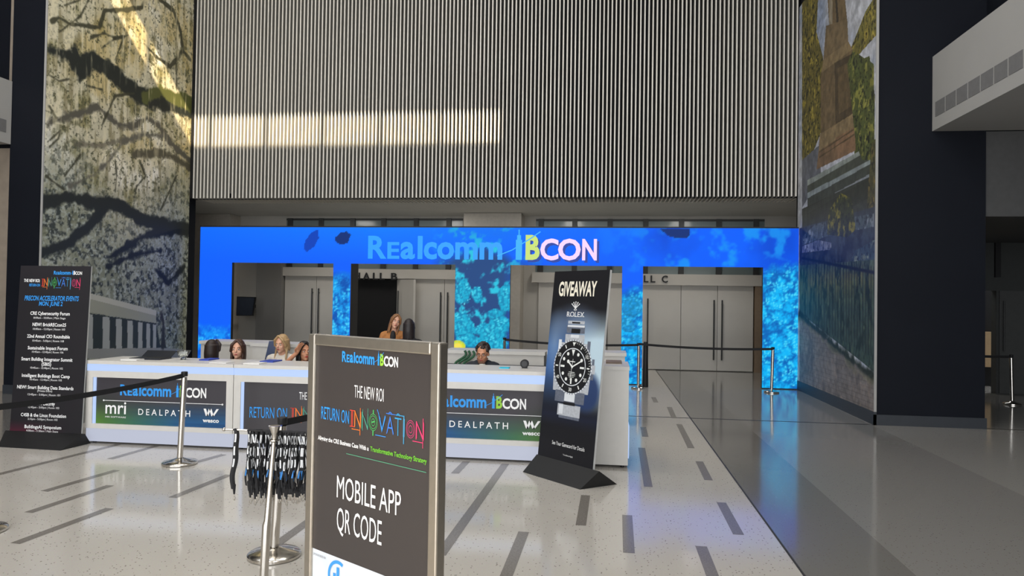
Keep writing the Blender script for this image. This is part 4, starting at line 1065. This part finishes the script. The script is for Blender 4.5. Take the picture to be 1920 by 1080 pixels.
post('chrome barrier post standing behind the steel-framed poster stand', p3b, .96)
f1, f2, f3 = gnd(1447, 727), gnd(1197, 716), onY(946, 720, 16.9); f3.y = 15.3; f3.x = onY(946, 640, 15.3).x
f1.y = 15.3; f2.y = 15.3; f1.x = onY(1447, 690, 15.3).x; f2.x = onY(1197, 690, 15.3).x
post('far barrier post before the right leg of the screen arch', f1, .93, (.02,0), Vector((f2.x, f2.y, .93)), rad=.15, sag=.04)
post('far barrier post before the slim arch pillar right of the watch banner', f2, .95, (0,0), Vector((f3.x, f3.y, .96)), rad=.15, sag=.05)
post('far barrier post seen over the desk beside the wide middle arch leg', f3, 1.0, rad=.15)
f4 = gnd(1898, 734); f4.y = 14.6; f4.x = onY(1898, 700, 14.6).x
post('dim barrier post in the dark passage beyond the navy pillar', f4, .93, (-.02,0), Vector((f4.x-1.6, 14.6, .93)), rad=.15, sag=.02)
# dark upright beside the slim pillar, taken as a black stanchion
q = MB(); s_ = onY(1205, 700, 15.55); q.lathe([(.06,0),(.065,.02),(.055,.5),(.05,.9),(.045,.96)], (s_.x+.06, 15.62, 0), 16); tag(q.build('black_stanchion', m_black, None, True), 'upright slim black bag by the arch pillar behind a far barrier post', 'stanchion')

# ================================================================== LANYARD RACK
SP = Vector((onY(496, 1000, 4.15).x, 4.15, 0))
rk = thing('lanyard_stand', 'chrome stand with a cross bar full of hanging black lanyards', 'display stand', SP)
zbar = onY(505, 811, 4.15).z; ztop_ = onY(511, 798, 4.15).z
tp = Vector((SP.x+.05, SP.y, ztop_))
q = MB(); q.lathe([(.19,0),(.19,.02),(.05,.05),(.03,.06)], SP, 32); q.build('base', m_chrome, rk, True)
q = MB(); q.tube([SP+Vector((0,0,.05)), SP+Vector((.012,0,.42)), SP+Vector((.016,0,.45)), tp-Vector((0,0,.07))], [.026,.026,.02,.014], 18); q.build('pole', m_chrome, rk, True)
q = MB(); q.lathe([(.015,-.10),(.03,-.09),(.03,-.082),(.016,-.078),(.018,-.05),(.036,-.004),(.036,0),(.02,-.004)], tp, 24); q.build('finial', m_chrome, rk, True)
xl, xr = onY(420, 809, 4.19).x, onY(606, 813, 4.19).x
q = MB(); q.tube([(xl, 4.19, zbar), (xr, 4.19, zbar)], .006, 10); q.ell((xl, 4.19, zbar), (.012,.012,.012)); q.ell((xr, 4.19, zbar), (.012,.012,.012)); q.build('cross_bar', m_chrome, rk, True)
m_strap = mat('lanyard_strap', (24,24,27), .7, var=.15, scale=50); m_lp = mat('lanyard_print', (226,228,230), .6); m_lb = mat('lanyard_blue', (50,130,205), .6)
LYL = 'black lanyard with white print hanging in the packed row on the chrome rack'
def make_lanyard(L, ph, bl, single):
    r = thing('lanyard', LYL, 'lanyard', (0,0,0), 'lanyards on the rack')
    if single: r['label'] = 'single black lanyard hanging apart near the left end of the rack bar'; del r['group']
    s = MB(); k = 16
    def path(f, side):      # strap centre and width direction, side = front or back fall of the loop
        z = -f*L; y = side*(.012 + .006*math.sin(f*3.1)); xx = .010*math.sin(f*5+ph) + .004*math.sin(f*13+ph*2)
        a = ph*.6 + .5*math.sin(f*4+ph); return Vector((xx, y, z)), Vector((math.cos(a)*.5+.35, math.sin(a)*.5, 0)).normalized()*.0085
    for side in (-1, 1):
        vs = []
        for i in range(k+1):
            p, w = path(i/k, side); t = Vector((w.y, -w.x, 0)).normalized()*.0008
            vs += [p+w+t, p-w+t, p-w-t, p+w-t]
        s.add(vs, [(4*i+j, 4*i+(j+1) % 4, 4*i+4+(j+1) % 4, 4*i+4+j) for i in range(k) for j in range(4)])
    s.box(-.009, .009, -.014, .014, -.0015, .0065)                    # fold over the bar
    s.cap((0,0,-L+.02), (.002,0,-L-.03), .011, .006, 8)
    so_ = s.build('strap', m_strap, r)
    w_ = MB()
    for f0, f1, bl_ in ((.06,.20,0),(.27,.42,0),(.48,.62,0),(.68,.82,1)):
        vs = []
        for i in range(5):
            f = f0+(f1-f0)*i/4; p, w = path(f, -1); t = Vector((w.y, -w.x, 0)).normalized()
            if t.y > 0: t = -t
            vs += [p+w*.55+t*.0022, p-w*.55+t*.0022]
        w_.cur = 1 if (bl_ and bl) else 0
        if bl_ and not bl: continue
        w_.add(vs, [(2*i, 2*i+1, 2*i+3, 2*i+2) for i in range(4)])
    w_.build('print', [m_lp, m_lb], so_)
    c_ = MB(); c_.lathe([(.003,0),(.005,-.012),(.004,-.02)], (.002,0,-L-.028), 8); c_.tube([(.002,0,-L-.045),(.010,0,-L-.055),(.006,0,-L-.072),(-.004,0,-L-.066),(-.003,0,-L-.05)], .0022, 6); c_.build('clip', m_steel, r, True)
    return r
protos = [make_lanyard(.335+.008*((i*5) % 7), i*1.9, i % 3 == 0, False) for i in range(11)]
order = [random.randrange(11) for _ in range(60)]
def copy_tree(o, parent=None):
    c_ = o.copy(); C.objects.link(c_)
    if parent is not None: c_.parent = parent
    for ch in list(o.children): copy_tree(ch, c_)
    return c_
one = make_lanyard(.36, .4, False, True); one.location = (onY(441, 815, 4.19).x, 4.19, zbar)
NL = 44
for i in range(NL):
    pr_ = protos[i] if i < 11 else protos[order[i]]
    o = pr_ if i < 11 else copy_tree(pr_)
    x_ = onY(467, 815, 4.19).x + (onY(598, 815, 4.19).x - onY(467, 815, 4.19).x)*(i+.5)/NL
    if abs(x_-tp.x) < .012: x_ += .02
    o.location = (x_, 4.19, zbar); o.rotation_euler = (0, 0, random.uniform(-.55, .55))

# ================================================================== THINGS ON THE DESK AND BACK COUNTERS
q = MB(); c_ = onY(344, 672, 8.35); c_.z = ztop
bo = thing('candy_bowl', 'clear glass bowl of white mints on the left desk unit', 'bowl', c_)
q.lathe([(.03,0),(.035,.004),(.03,.02),(.05,.05),(.085,.11),(.088,.112),(.082,.11),(.046,.055),(.02,.03)], c_, 28); q.build('glass', mat('clear_glass', (235,240,242), .03, trans=1.0, var=.0), bo, True)
for k in range(14):
    q = MB(); a = k*2.4; rr = .012+.0028*k; z_ = ztop+.045 + .008*(k // 5); q.ell(c_+Vector((rr*math.cos(a), rr*math.sin(a), z_-ztop)), (.013,.013,.009), n=10, m=6)
    o = q.build('mint', mat('mint_white', (225,222,212), .5), None, True); tag(o, 'white wrapped mint in the clear glass bowl', 'mint', 'mints in the glass bowl')
def flat(name, label, cat, px0, px1, py, Y, d, hgt, m, zz=ztop, group=None):
    a, b = onY(px0, py, Y), onY(px1, py, Y); q = MB(); q.box(a.x, b.x, Y, Y+d, zz, zz+hgt); return tag(q.build(name, m), label, cat, group)
m_paper = mat('white_paper', (226,224,220), .6, var=.02); m_bluep = mat('reflection_blue', (38,66,170), .5); m_dk = mat('dark_screen', (28,32,40), .3)
flat('paper_stack', 'thin stack of white paper on the left end of the desk', 'paper', 226, 256, 672, 8.05, .2, .012, m_paper)
flat('paper_stack', 'white sheets on the desk before the dark-haired woman seen from behind', 'paper', 392, 424, 674, 8.02, .2, .008, m_paper)
flat('paper_stack', 'white sheets on the desk right of the brown-haired woman', 'paper', 456, 486, 676, 8.02, .2, .012, m_paper)
flat('reflection', 'blue folder on the desk below the woman seen from behind', 'reflection', 373, 391, 672, 8.3, .25, .015, m_bluep)  # two blue slabs stand in for the screen's reflection on the desktop
flat('reflection', 'blue folder on the desk between the brown-haired and the blonde woman', 'reflection', 487, 512, 674, 8.3, .25, .015, m_bluep)
tbl = thing('laptop', 'dark laptop lying half open on the left desk unit', 'laptop', (onY(285,670,8.3).x, 8.3, ztop))
a, b = onY(252, 668, 8.3), onY(308, 668, 8.3)
q = MB(); q.box(a.x, b.x, 8.2, 8.45, ztop, ztop+.018); q.build('base', m_dk, tbl)
q = MB(); q.hexa([(a.x,8.44,ztop+.018),(b.x,8.44,ztop+.018),(b.x,8.45,ztop+.018),(a.x,8.45,ztop+.018)], [(a.x,8.56,ztop+.09),(b.x,8.56,ztop+.09),(b.x,8.57,ztop+.09),(a.x,8.57,ztop+.09)]); q.build('lid', m_dk, tbl)
flat('badge_card', 'small cyan card on the desk right of the man with glasses', 'card', 936, 954, 691, 8.2, .12, .01, mat('cyan_card', (30,190,220), .5), ztop+.015)
s_ = onY(983, 684, 8.3); sp_ = thing('speaker', 'small round black speaker on the desk left of the watch banner', 'speaker', (s_.x, 8.3, ztop+.015))
q = MB(); q.lathe([(.045,-.03),(.05,-.02),(.05,.02),(.045,.03)], (s_.x, 8.33, ztop+.067), 28, (0,1,0)); q.build('body', m_black, sp_, True)
q = MB(); q.box(s_.x-.03, s_.x+.03, 8.31, 8.36, ztop+.015, ztop+.025); q.build('foot', m_black, sp_)
q = MB(); q.lathe([(.034,0),(.032,-.004)], (s_.x, 8.3, ztop+.067), 24, (0,1,0)); q.build('grille', mat('grille_grey', (60,60,62), .6), sp_, True)
flat('leaflet_tray', 'brown tray on top of the raised white end unit', 'tray', 1136, 1166, 684, 8.25, .3, .02, mat('brown_tray', (120,104,92), .6), 1.1)
# monitor behind the blonde woman
mn = thing('computer_monitor', 'dark computer monitor behind the blonde woman in white', 'monitor', (onY(513,670,10.2).x, 10.2, 0))
a, b = onY(498, 648, 10.2), onY(526, 672, 10.2); zc_ = b2[3]
mn.location.z = .72
q = MB(); q.slab(Vector((a.x, 10.2, .86)), Vector((1,0,0)), Vector((.18,.1,1)).normalized(), Vector((0,-1,0)), 0, .3, 0, .28, 0, .02); q.build('screen', mat('screen_blue', (44,58,92), .3), mn)
q = MB(); q.box(a.x+.13, a.x+.17, 10.22, 10.25, .74, .9); q.box(a.x+.06, a.x+.24, 10.12, 10.3, .72, .74); q.build('stand', m_black, mn)
ds = MB(); ds.box(a.x-.2, a.x+.5, 10.0, 10.36, .68, .72); ds.box(a.x-.2, a.x-.16, 10.0, 10.36, 0, .68); ds.box(a.x+.46, a.x+.5, 10.0, 10.36, 0, .68); tag(ds.build('side_table', m_deskw), 'small white table under the computer monitor', 'table')
# green ribbon lanyards and small plant on the counter behind the man
gl_ = onY(868, 672, 10.5)
q = MB(); zt_ = b3[3]
for k, (dx_, rgb) in enumerate(((0, 0), (.06, 1), (.13, 0))):
    pts = [(gl_.x-.14+dx_+.02*math.sin(i*.9+k), 10.5+.012*k, zt_+.005 - .30 + .02 + .28*i/9 + 0) for i in range(10)]
    pts = [(gl_.x-.1+dx_+.12*(i/9)-.05*math.sin(i*.7), 10.52-.01*k, zt_-.26+.26*i/9) for i in range(10)]
    q.tube(pts, .018, 8)
tag(q.build('ribbon_bundle', mat('green_ribbon', (44,88,62), .7, var=.3, scale=20)), 'bundle of dark green ribbons hung on the counter left of the man with glasses', 'ribbon')
pl_ = onY(886, 676, 9.9); pz = .80
pt_ = thing('potted_plant', 'small green plant just behind the man with glasses', 'plant', (pl_.x, 9.9, .72))
q = MB(); q.lathe([(.04,0),(.055,.1),(.05,.1),(.045,.085)], (pl_.x, 9.9, .72), 16); q.build('pot', m_wht, pt_, True)
for k in range(12):
    a = k*2.399; l = .13+.03*math.sin(k*3); d = Vector((math.cos(a)*.5, math.sin(a)*.5, .9)).normalized(); p0_ = Vector((pl_.x, 9.9, .81)); s_ = d.cross(Vector((0,0,1))).normalized()*.022
    q = MB(); pm = p0_+d*l*.55; pe = p0_+d*l+Vector((d.x, d.y, -.2))*.03; up_ = s_.cross(d)*.12
    q.add([p0_, pm+s_, pe, pm-s_, pm+up_], [(0,1,4),(1,2,4),(2,3,4),(3,0,4),(0,3,2,1)]); q.build('leaf', mat('leaf_green', (128,170,60), .5), pt_)
ds = MB(); ds.box(pl_.x-.25, pl_.x+.25, 9.75, 10.1, .68, .72); ds.box(pl_.x-.25, pl_.x-.21, 9.75, 10.1, 0, .68); ds.box(pl_.x+.21, pl_.x+.25, 9.75, 10.1, 0, .68); tag(ds.build('side_table', m_deskw), 'small white table under the potted plant', 'table')
# wall television
tv = thing('wall_television', 'black flat television angled on the grey wall in the left arch opening', 'television', (onY(459,575,19.2).x, 19.2, onY(459,575,19.2).z))
a, b = onY(439, 592, 19.0), onY(476, 556, 19.0)
q = MB(); tq = [(onY(443,592,19.05)), onY(474,592,18.9), onY(479,557,18.9), onY(444,556,19.05)]
q.prism([tuple(p) for p in tq], (0,.06,0)); q.build('casing', m_black, tv)
ce_t = sum((Vector(p) for p in tq), Vector())/4
q = MB(); q.add([tuple(ce_t + (Vector(p)-ce_t)*.93 - Vector((0,.012,0))) for p in tq], [(0,1,2,3)]); q.build('screen', mat('tv_glass', (62,68,80), .25), tv)
q = MB(); q.tube([tuple(ce_t+Vector((0,.05,0))), (ce_t.x-.05, BACK_Y, ce_t.z)], .05, 10); q.build('wall_bracket', m_black, tv)

# ================================================================== PEOPLE
def remesh(mb, name, m, parent, voxel, smooth=3):
    o = mb.build(name, m, parent, True)
    r = o.modifiers.new('r', 'REMESH'); r.mode = 'VOXEL'; r.voxel_size = voxel; r.use_smooth_shade = True
    s = o.modifiers.new('s', 'SMOOTH'); s.iterations = smooth; s.factor = .5
    dg = bpy.context.evaluated_depsgraph_get(); me = bpy.data.meshes.new_from_object(o.evaluated_get(dg))
    old = o.data; o.modifiers.clear(); o.data = me; bpy.data.meshes.remove(old); me.name = name
    me.polygons.foreach_set('use_smooth', [True]*len(me.polygons))
    return o
def hand(add, wrist, d, n, side):
    """palm and five fingers: d along the fingers, n out of the palm, side +1 = thumb towards d x n"""
    d = d.normalized(); n = (n - d*n.dot(d)).normalized(); s = d.cross(n)*side
    add.cap(wrist, wrist+d*.03, .024, .028); 
    for k in (-1, -.33, .33, 1): add.cap(wrist+d*.02+s*.012*k, wrist+d*.085+s*.03*k, .017, .014, 8)
    for k, l in ((-1,.058),(-.33,.072),(.33,.078),(1,.07)):
        a = wrist+d*.085+s*.030*k; b = a+d*l*.55+s*.006*k+n*.006; c_ = b+d*l*.5+n*.016
        add.cap(a, b, .0095, .0088, 8); add.cap(b, c_, .0088, .0075, 8)
    a = wrist+d*.025+s*.03; b = a+d*.03+s*.03+n*.008; c_ = b+d*.03+s*.006+n*.01
    add.cap(a, b, .013, .0105, 8); add.cap(b, c_, .0105, .0085, 8)
SKINS = {'fair': (222,170,142), 'tan': (206,146,112)}
def person(label, hp, yaw=0, hyaw=0, htilt=0, hpitch=0, neck=0.0, seated=True, skin='fair', hair=(60,42,32), hair_kind='long', top=(30,30,36), legs=(34,36,44), lean=(0,0), arms=(None, None), inner=None, glasses=False, mouth=(176,84,78), scale=1.0, beard=None, voxel=.0075):
    """hp: centre of the head; yaw 0 faces the camera side of the hall"""
    k = scale; hp = Vector(hp)
    Rz = Matrix.Rotation(math.radians(yaw), 3, 'Z'); Rh = Matrix.Rotation(math.radians(yaw+hyaw), 3, 'Z') @ Matrix.Rotation(math.radians(htilt), 3, 'Y') @ Matrix.Rotation(math.radians(hpitch), 3, 'X')
    lx, ly = lean
    def T(x, y, dzv):        # body point, dz below the head centre; lean shifts lower points
        f = -dzv/.72; dzv = dzv + neck
        return hp + Rz @ Vector((x*k, y*k, 0)) + Vector((lx*f, ly*f, dzv*k))
    def Hd(x, y, z): return hp + Rh @ Vector((x*k, y*k, z*k))
    pelvis = T(0, .05, -.72)
    root = thing('person', label, 'person', (pelvis.x, pelvis.y, 0))
    b = MB(); c = MB(); t = MB()
    # head
    b.ell(Hd(0,.012,.03), (.074*k,.094*k,.1*k), Rh); b.ell(Hd(0,-.022,-.035), (.060*k,.070*k,.085*k), Rh)
    b.ell(Hd(0,-.062,-.098), (.026*k,.024*k,.022*k), Rh, 10, 8); b.cap(Hd(0,-.088,.012), Hd(0,-.110,-.024), .008*k, .0125*k, 8)
    b.cap(Hd(-.034,-.078,.026), Hd(.034,-.078,.026), .0125*k, .0125*k, 8)
    for s in (-1, 1):
        b.ell(Hd(.038*s,-.062,-.03), (.022*k,.02*k,.022*k), Rh, 10, 8); b.ell(Hd(.077*s,.012,-.008), (.010*k,.02*k,.03*k), Rh, 10, 8)
        b.ell(Hd(.009*s,-.104,-.026), (.008*k,.008*k,.007*k), Rh, 8, 6)
    b.ell(Hd(0,-.083,-.06), (.024*k,.012*k,.013*k), Rh, 10, 8)
    b.cap(Hd(0,.02,-.07), T(0,.04,-.2), .048*k, .056*k)
    # trunk
    for dst, g in ((b, 0), (c, .014)):
        dst.ell(T(0,.05,-.36), ((.155+g)*k, (.1+g)*k, (.17+g)*k), Rz); dst.ell(T(0,.05,-.54), ((.135+g)*k, (.095+g)*k, (.16+g)*k), Rz)
        dst.cap(T(-.135,.05,-.258), T(.135,.05,-.258), (.054+g)*k, (.054+g)*k)
        dst.cap(T(-.07,.045,-.225), T(.07,.045,-.225), (.045+g*.6)*k, (.045+g*.6)*k)
    for dst, g in ((b, 0), (t, .014)): dst.ell(T(0,.06,-.70), ((.158+g)*k, (.108+g)*k, (.11+g)*k), Rz)
    # legs
    zf = hp.z
    for s in (-1, 1):
        hip = T(.09*s,.05,-.74)
        if seated:
            kn = hip + Rz @ Vector((.03*s, -.40, .0)); kn.z = max(.30, hip.z-.02); an = kn + Rz @ Vector((0,-.02,0)); an.z = .07
        else:
            kn = Vector((hip.x, hip.y, hip.z*.52)) + Rz @ Vector((0,-.02,0)); an = Vector((hip.x, hip.y, .07))+Vector((0,.02,0))
        toe = an + Rz @ Vector((.02*s,-.17,-.035))
        for dst, g in ((b, 0), (t, .013)):
            dst.cap(hip, kn, (.078+g)*k, (.052+g)*k); dst.cap(kn, kn.lerp(an, .9 if g else 1), (.05+g)*k, (.034+g)*k)
        b.cap(an+Vector((0,.0,-.01)), toe, .034, .026, 8)
    # arms: each (elbow, wrist, finger dir, palm normal, sleeve) in hall coordinates, or a default
    for s, ar in zip((-1, 1), arms):
        sh_ = T(.17*s,.05,-.265)
        if ar is None:
            el = T(.215*s,.03,-.52); wr = T(.12*s,-.20,-.60); fd = (T(0,-.4,-.6)-T(0,-.2,-.6)); pn = Vector((0,0,-1)); sl = 1.0
        else: el, wr, fd, pn, sl = ar
        b.cap(sh_, el, .047*k, .037*k); b.cap(el, wr, .037*k, .025*k); hand(b, wr, fd, pn, s)
        c.cap(sh_, el, .062*k, .052*k)
        if sl > .05: c.cap(el, el.lerp(wr, sl*.96), .05*k, (.04 if sl > .5 else .05)*k)
    sk = mat('skin_'+skin, SKINS[skin], .5, var=.05, scale=20)
    body = remesh(b, 'body', sk, root, voxel)
    def col(nm, rgb, r=.75): return mat('%s_%d_%d_%d' % ((nm,)+tuple(rgb)), rgb, r, var=.12, scale=30)
    remesh(c, 'top', col('cloth', top), root, .01)
    remesh(t, 'trousers', col('cloth', legs), root, .012)
    if inner:
        q = MB(); q.ell(T(0,-.045,-.30), (.05*k,.028*k,.12*k), Rz); q.ell(T(0,-.058,-.38), (.035*k,.028*k,.14*k), Rz); q.build('shirt_front', col('cloth', inner), root, True)
    # face
    for s in (-1, 1):
        q = MB(); q.ell(Hd(.031*s,-.080,.004), (.013*k,.010*k,.0085*k), Rh, 10, 8); e = q.build('eye', mat('eye_white', (225,220,215), .3), root, True)
        q = MB(); q.ell(Hd(.031*s,-.0885,.004), (.0062*k,.0036*k,.0065*k), Rh, 8, 6); q.build('iris', mat('iris_brown', (44,30,24), .2), e, True)
        q = MB(); q.tube([Hd(.014*s,-.092,.026), Hd(.032*s,-.093,.031), Hd(.050*s,-.080,.026)], [.004*k,.004*k,.0025*k], 6); q.build('eyebrow', col('hair', tuple(int(v*.8) for v in hair)), root, True)
    q = MB(); q.ell(Hd(0,-.0935,-.0565), (.021*k,.0055*k,.0045*k), Rh, 10, 6); q.ell(Hd(0,-.0925,-.0655), (.018*k,.006*k,.0052*k), Rh, 10, 6); q.build('mouth', mat('lip_%d' % mouth[0], mouth, .45), root, True)
    # hair
    hm = col('hair', hair, .5); q = MB(); rnd = random.Random(sum(map(ord, label)))
    q.ell(Hd(0,.03,.045), (.083*k,.096*k,.096*k), Rh)
    if hair_kind in ('long', 'tied'):
        for s in (-1, 1):                                              # parted fringe framing the face
            q.cap(Hd(.008*s,-.066,.122), Hd(.062*s,-.066,.062), .016*k, .020*k, 8); q.cap(Hd(.062*s,-.066,.062), Hd(.083*s,-.035,-.02), .020*k, .018*k, 8)
        ln = -.21 if hair_kind == 'long' else -.10
        for j in range(22):
            a = math.radians(-35 + 250*j/21); cx_, cy_ = .078*math.cos(a), .03+.085*math.sin(a)
            l2 = ln + rnd.uniform(-.02, .03); sp = 1.10+rnd.uniform(-.03, .1)
            q.cap(Hd(cx_, cy_, .05), Hd(cx_*1.08, cy_*1.02+.004, -.07), .018*k, .017*k, 7); q.cap(Hd(cx_*1.08, cy_*1.02+.004, -.07), Hd(cx_*sp, cy_*1.05-.005, l2), .017*k, .009*k, 7)
        if hair_kind == 'tied':
            for s in (-1, 1): q.cap(Hd(.082*s,.0,-.06), Hd(.088*s,-.05,-.2), .018*k, .012*k, 7)
    elif hair_kind == 'curly':
        for j in range(80):
            z_ = rnd.uniform(.02, 1); a = rnd.uniform(0, 6.283); rr = math.sqrt(1-z_*z_)
            p = (rr*math.cos(a)*.084, .028+rr*math.sin(a)*.098, .045+z_*.095)
            if p[1] < -.035 and p[2] < .085: continue
            q.ell(Hd(*p), (.019*k,)*3, None, 8, 6)
        for s in (-1, 1): q.cap(Hd(.076*s,.0,.05), Hd(.076*s,.012,-.005), .012*k, .008*k, 7)
    remesh(q, 'hair', hm, root, .0065, 2)
    if beard:
        q = MB(); q.cap(Hd(-.062,-.02,-.06), Hd(-.03,-.078,-.095), .016*k, .016*k, 8); q.cap(Hd(.062,-.02,-.06), Hd(.03,-.078,-.095), .016*k, .016*k, 8); q.cap(Hd(-.03,-.078,-.098), Hd(.03,-.078,-.098), .018*k, .018*k, 8)
        remesh(q, 'beard', col('hair', beard), root, .006)
    if glasses:
        q = MB()
        for s in (-1, 1):
            q.tube([Hd(.031*s+.023*math.cos(a), -.106, .004+.018*math.sin(a)) for a in [2*math.pi*i/14 for i in range(15)]], .0022*k, 6)
            q.tube([Hd(.054*s,-.106,.008), Hd(.078*s,-.05,.01), Hd(.08*s,.01,.005)], .002*k, 6)
        q.tube([Hd(-.008,-.106,.008), Hd(.008,-.106,.008)], .002*k, 6); q.build('glasses', mat('glasses_frame', (46,30,28), .3), root, True)
    if seated:
        sz = pelvis.z - .13*k
        st = thing('stool', 'low round stool under the ' + label.split(',')[0], 'stool', (pelvis.x, pelvis.y, 0))
        q = MB(); q.lathe([(.17,-.05),(.18,-.04),(.18,-.008),(.16,0)], (pelvis.x, pelvis.y, sz), 24); q.build('seat', m_black, st, True)
        q = MB(); q.lathe([(.2,0),(.2,.015),(.03,.03),(.025,.04),(.025,sz-.05)], (pelvis.x, pelvis.y, 0), 24); q.build('pedestal', m_steel, st, True)
    return root
def hy(px, py, Y): return onY(px, py, Y)
person('woman with long dark hair, seen from behind at the left end of the desk', hy(400, 654, 9.75), yaw=165, neck=.04, hair=(42,30,26), top=(28,30,44))
person('woman with long brown hair, facing the camera at the desk', hy(446, 655, 8.97), yaw=14, hair=(66,42,30), top=(34,34,40), inner=None)
person('blonde woman in a white blouse, looking left behind the desk', hy(528, 645, 9.62), yaw=5, hyaw=-12, hpitch=6, neck=.05, hair=(178,146,104), hair_kind='tied', top=(222,214,202))
h4 = hy(571, 659, 8.97)
person('woman with black hair, raising her hand beside the poster stand', h4, yaw=15, hyaw=25, neck=.03, hair=(24,20,20), top=(24,24,28), skin='tan', mouth=(190,70,64),
       arms=((hy(527, 690, 8.85), hy(556, 662, 8.8), hy(564, 644, 8.78)-hy(556, 662, 8.8), Vector((1,-.4,0)), .0), None), voxel=.0062)
person('standing woman in a tan blazer, smiling, before the dark doorway', hy(742, 603, 11.5), yaw=14, hyaw=12, htilt=14, neck=.03, seated=False, hair=(140,98,62), top=(176,116,62), inner=(26,24,26), lean=(-.10, 0), legs=(30,30,34), scale=.95)
person('dark-haired person in black, back to camera, beside the tan blazer woman', hy(767, 613, 10.9), yaw=190, seated=False, hair=(34,26,26), top=(20,20,24), lean=(.05, 0), legs=(24,24,28), scale=.95)
person('man with curly dark hair and glasses, in a dark jacket, looking down at the desk', hy(905, 663, 9.2), yaw=6, hyaw=-10, hpitch=12, neck=.09, hair=(40,28,24), hair_kind='curly', top=(30,34,44), inner=(226,224,216), glasses=True, skin='tan', beard=(120,84,66))
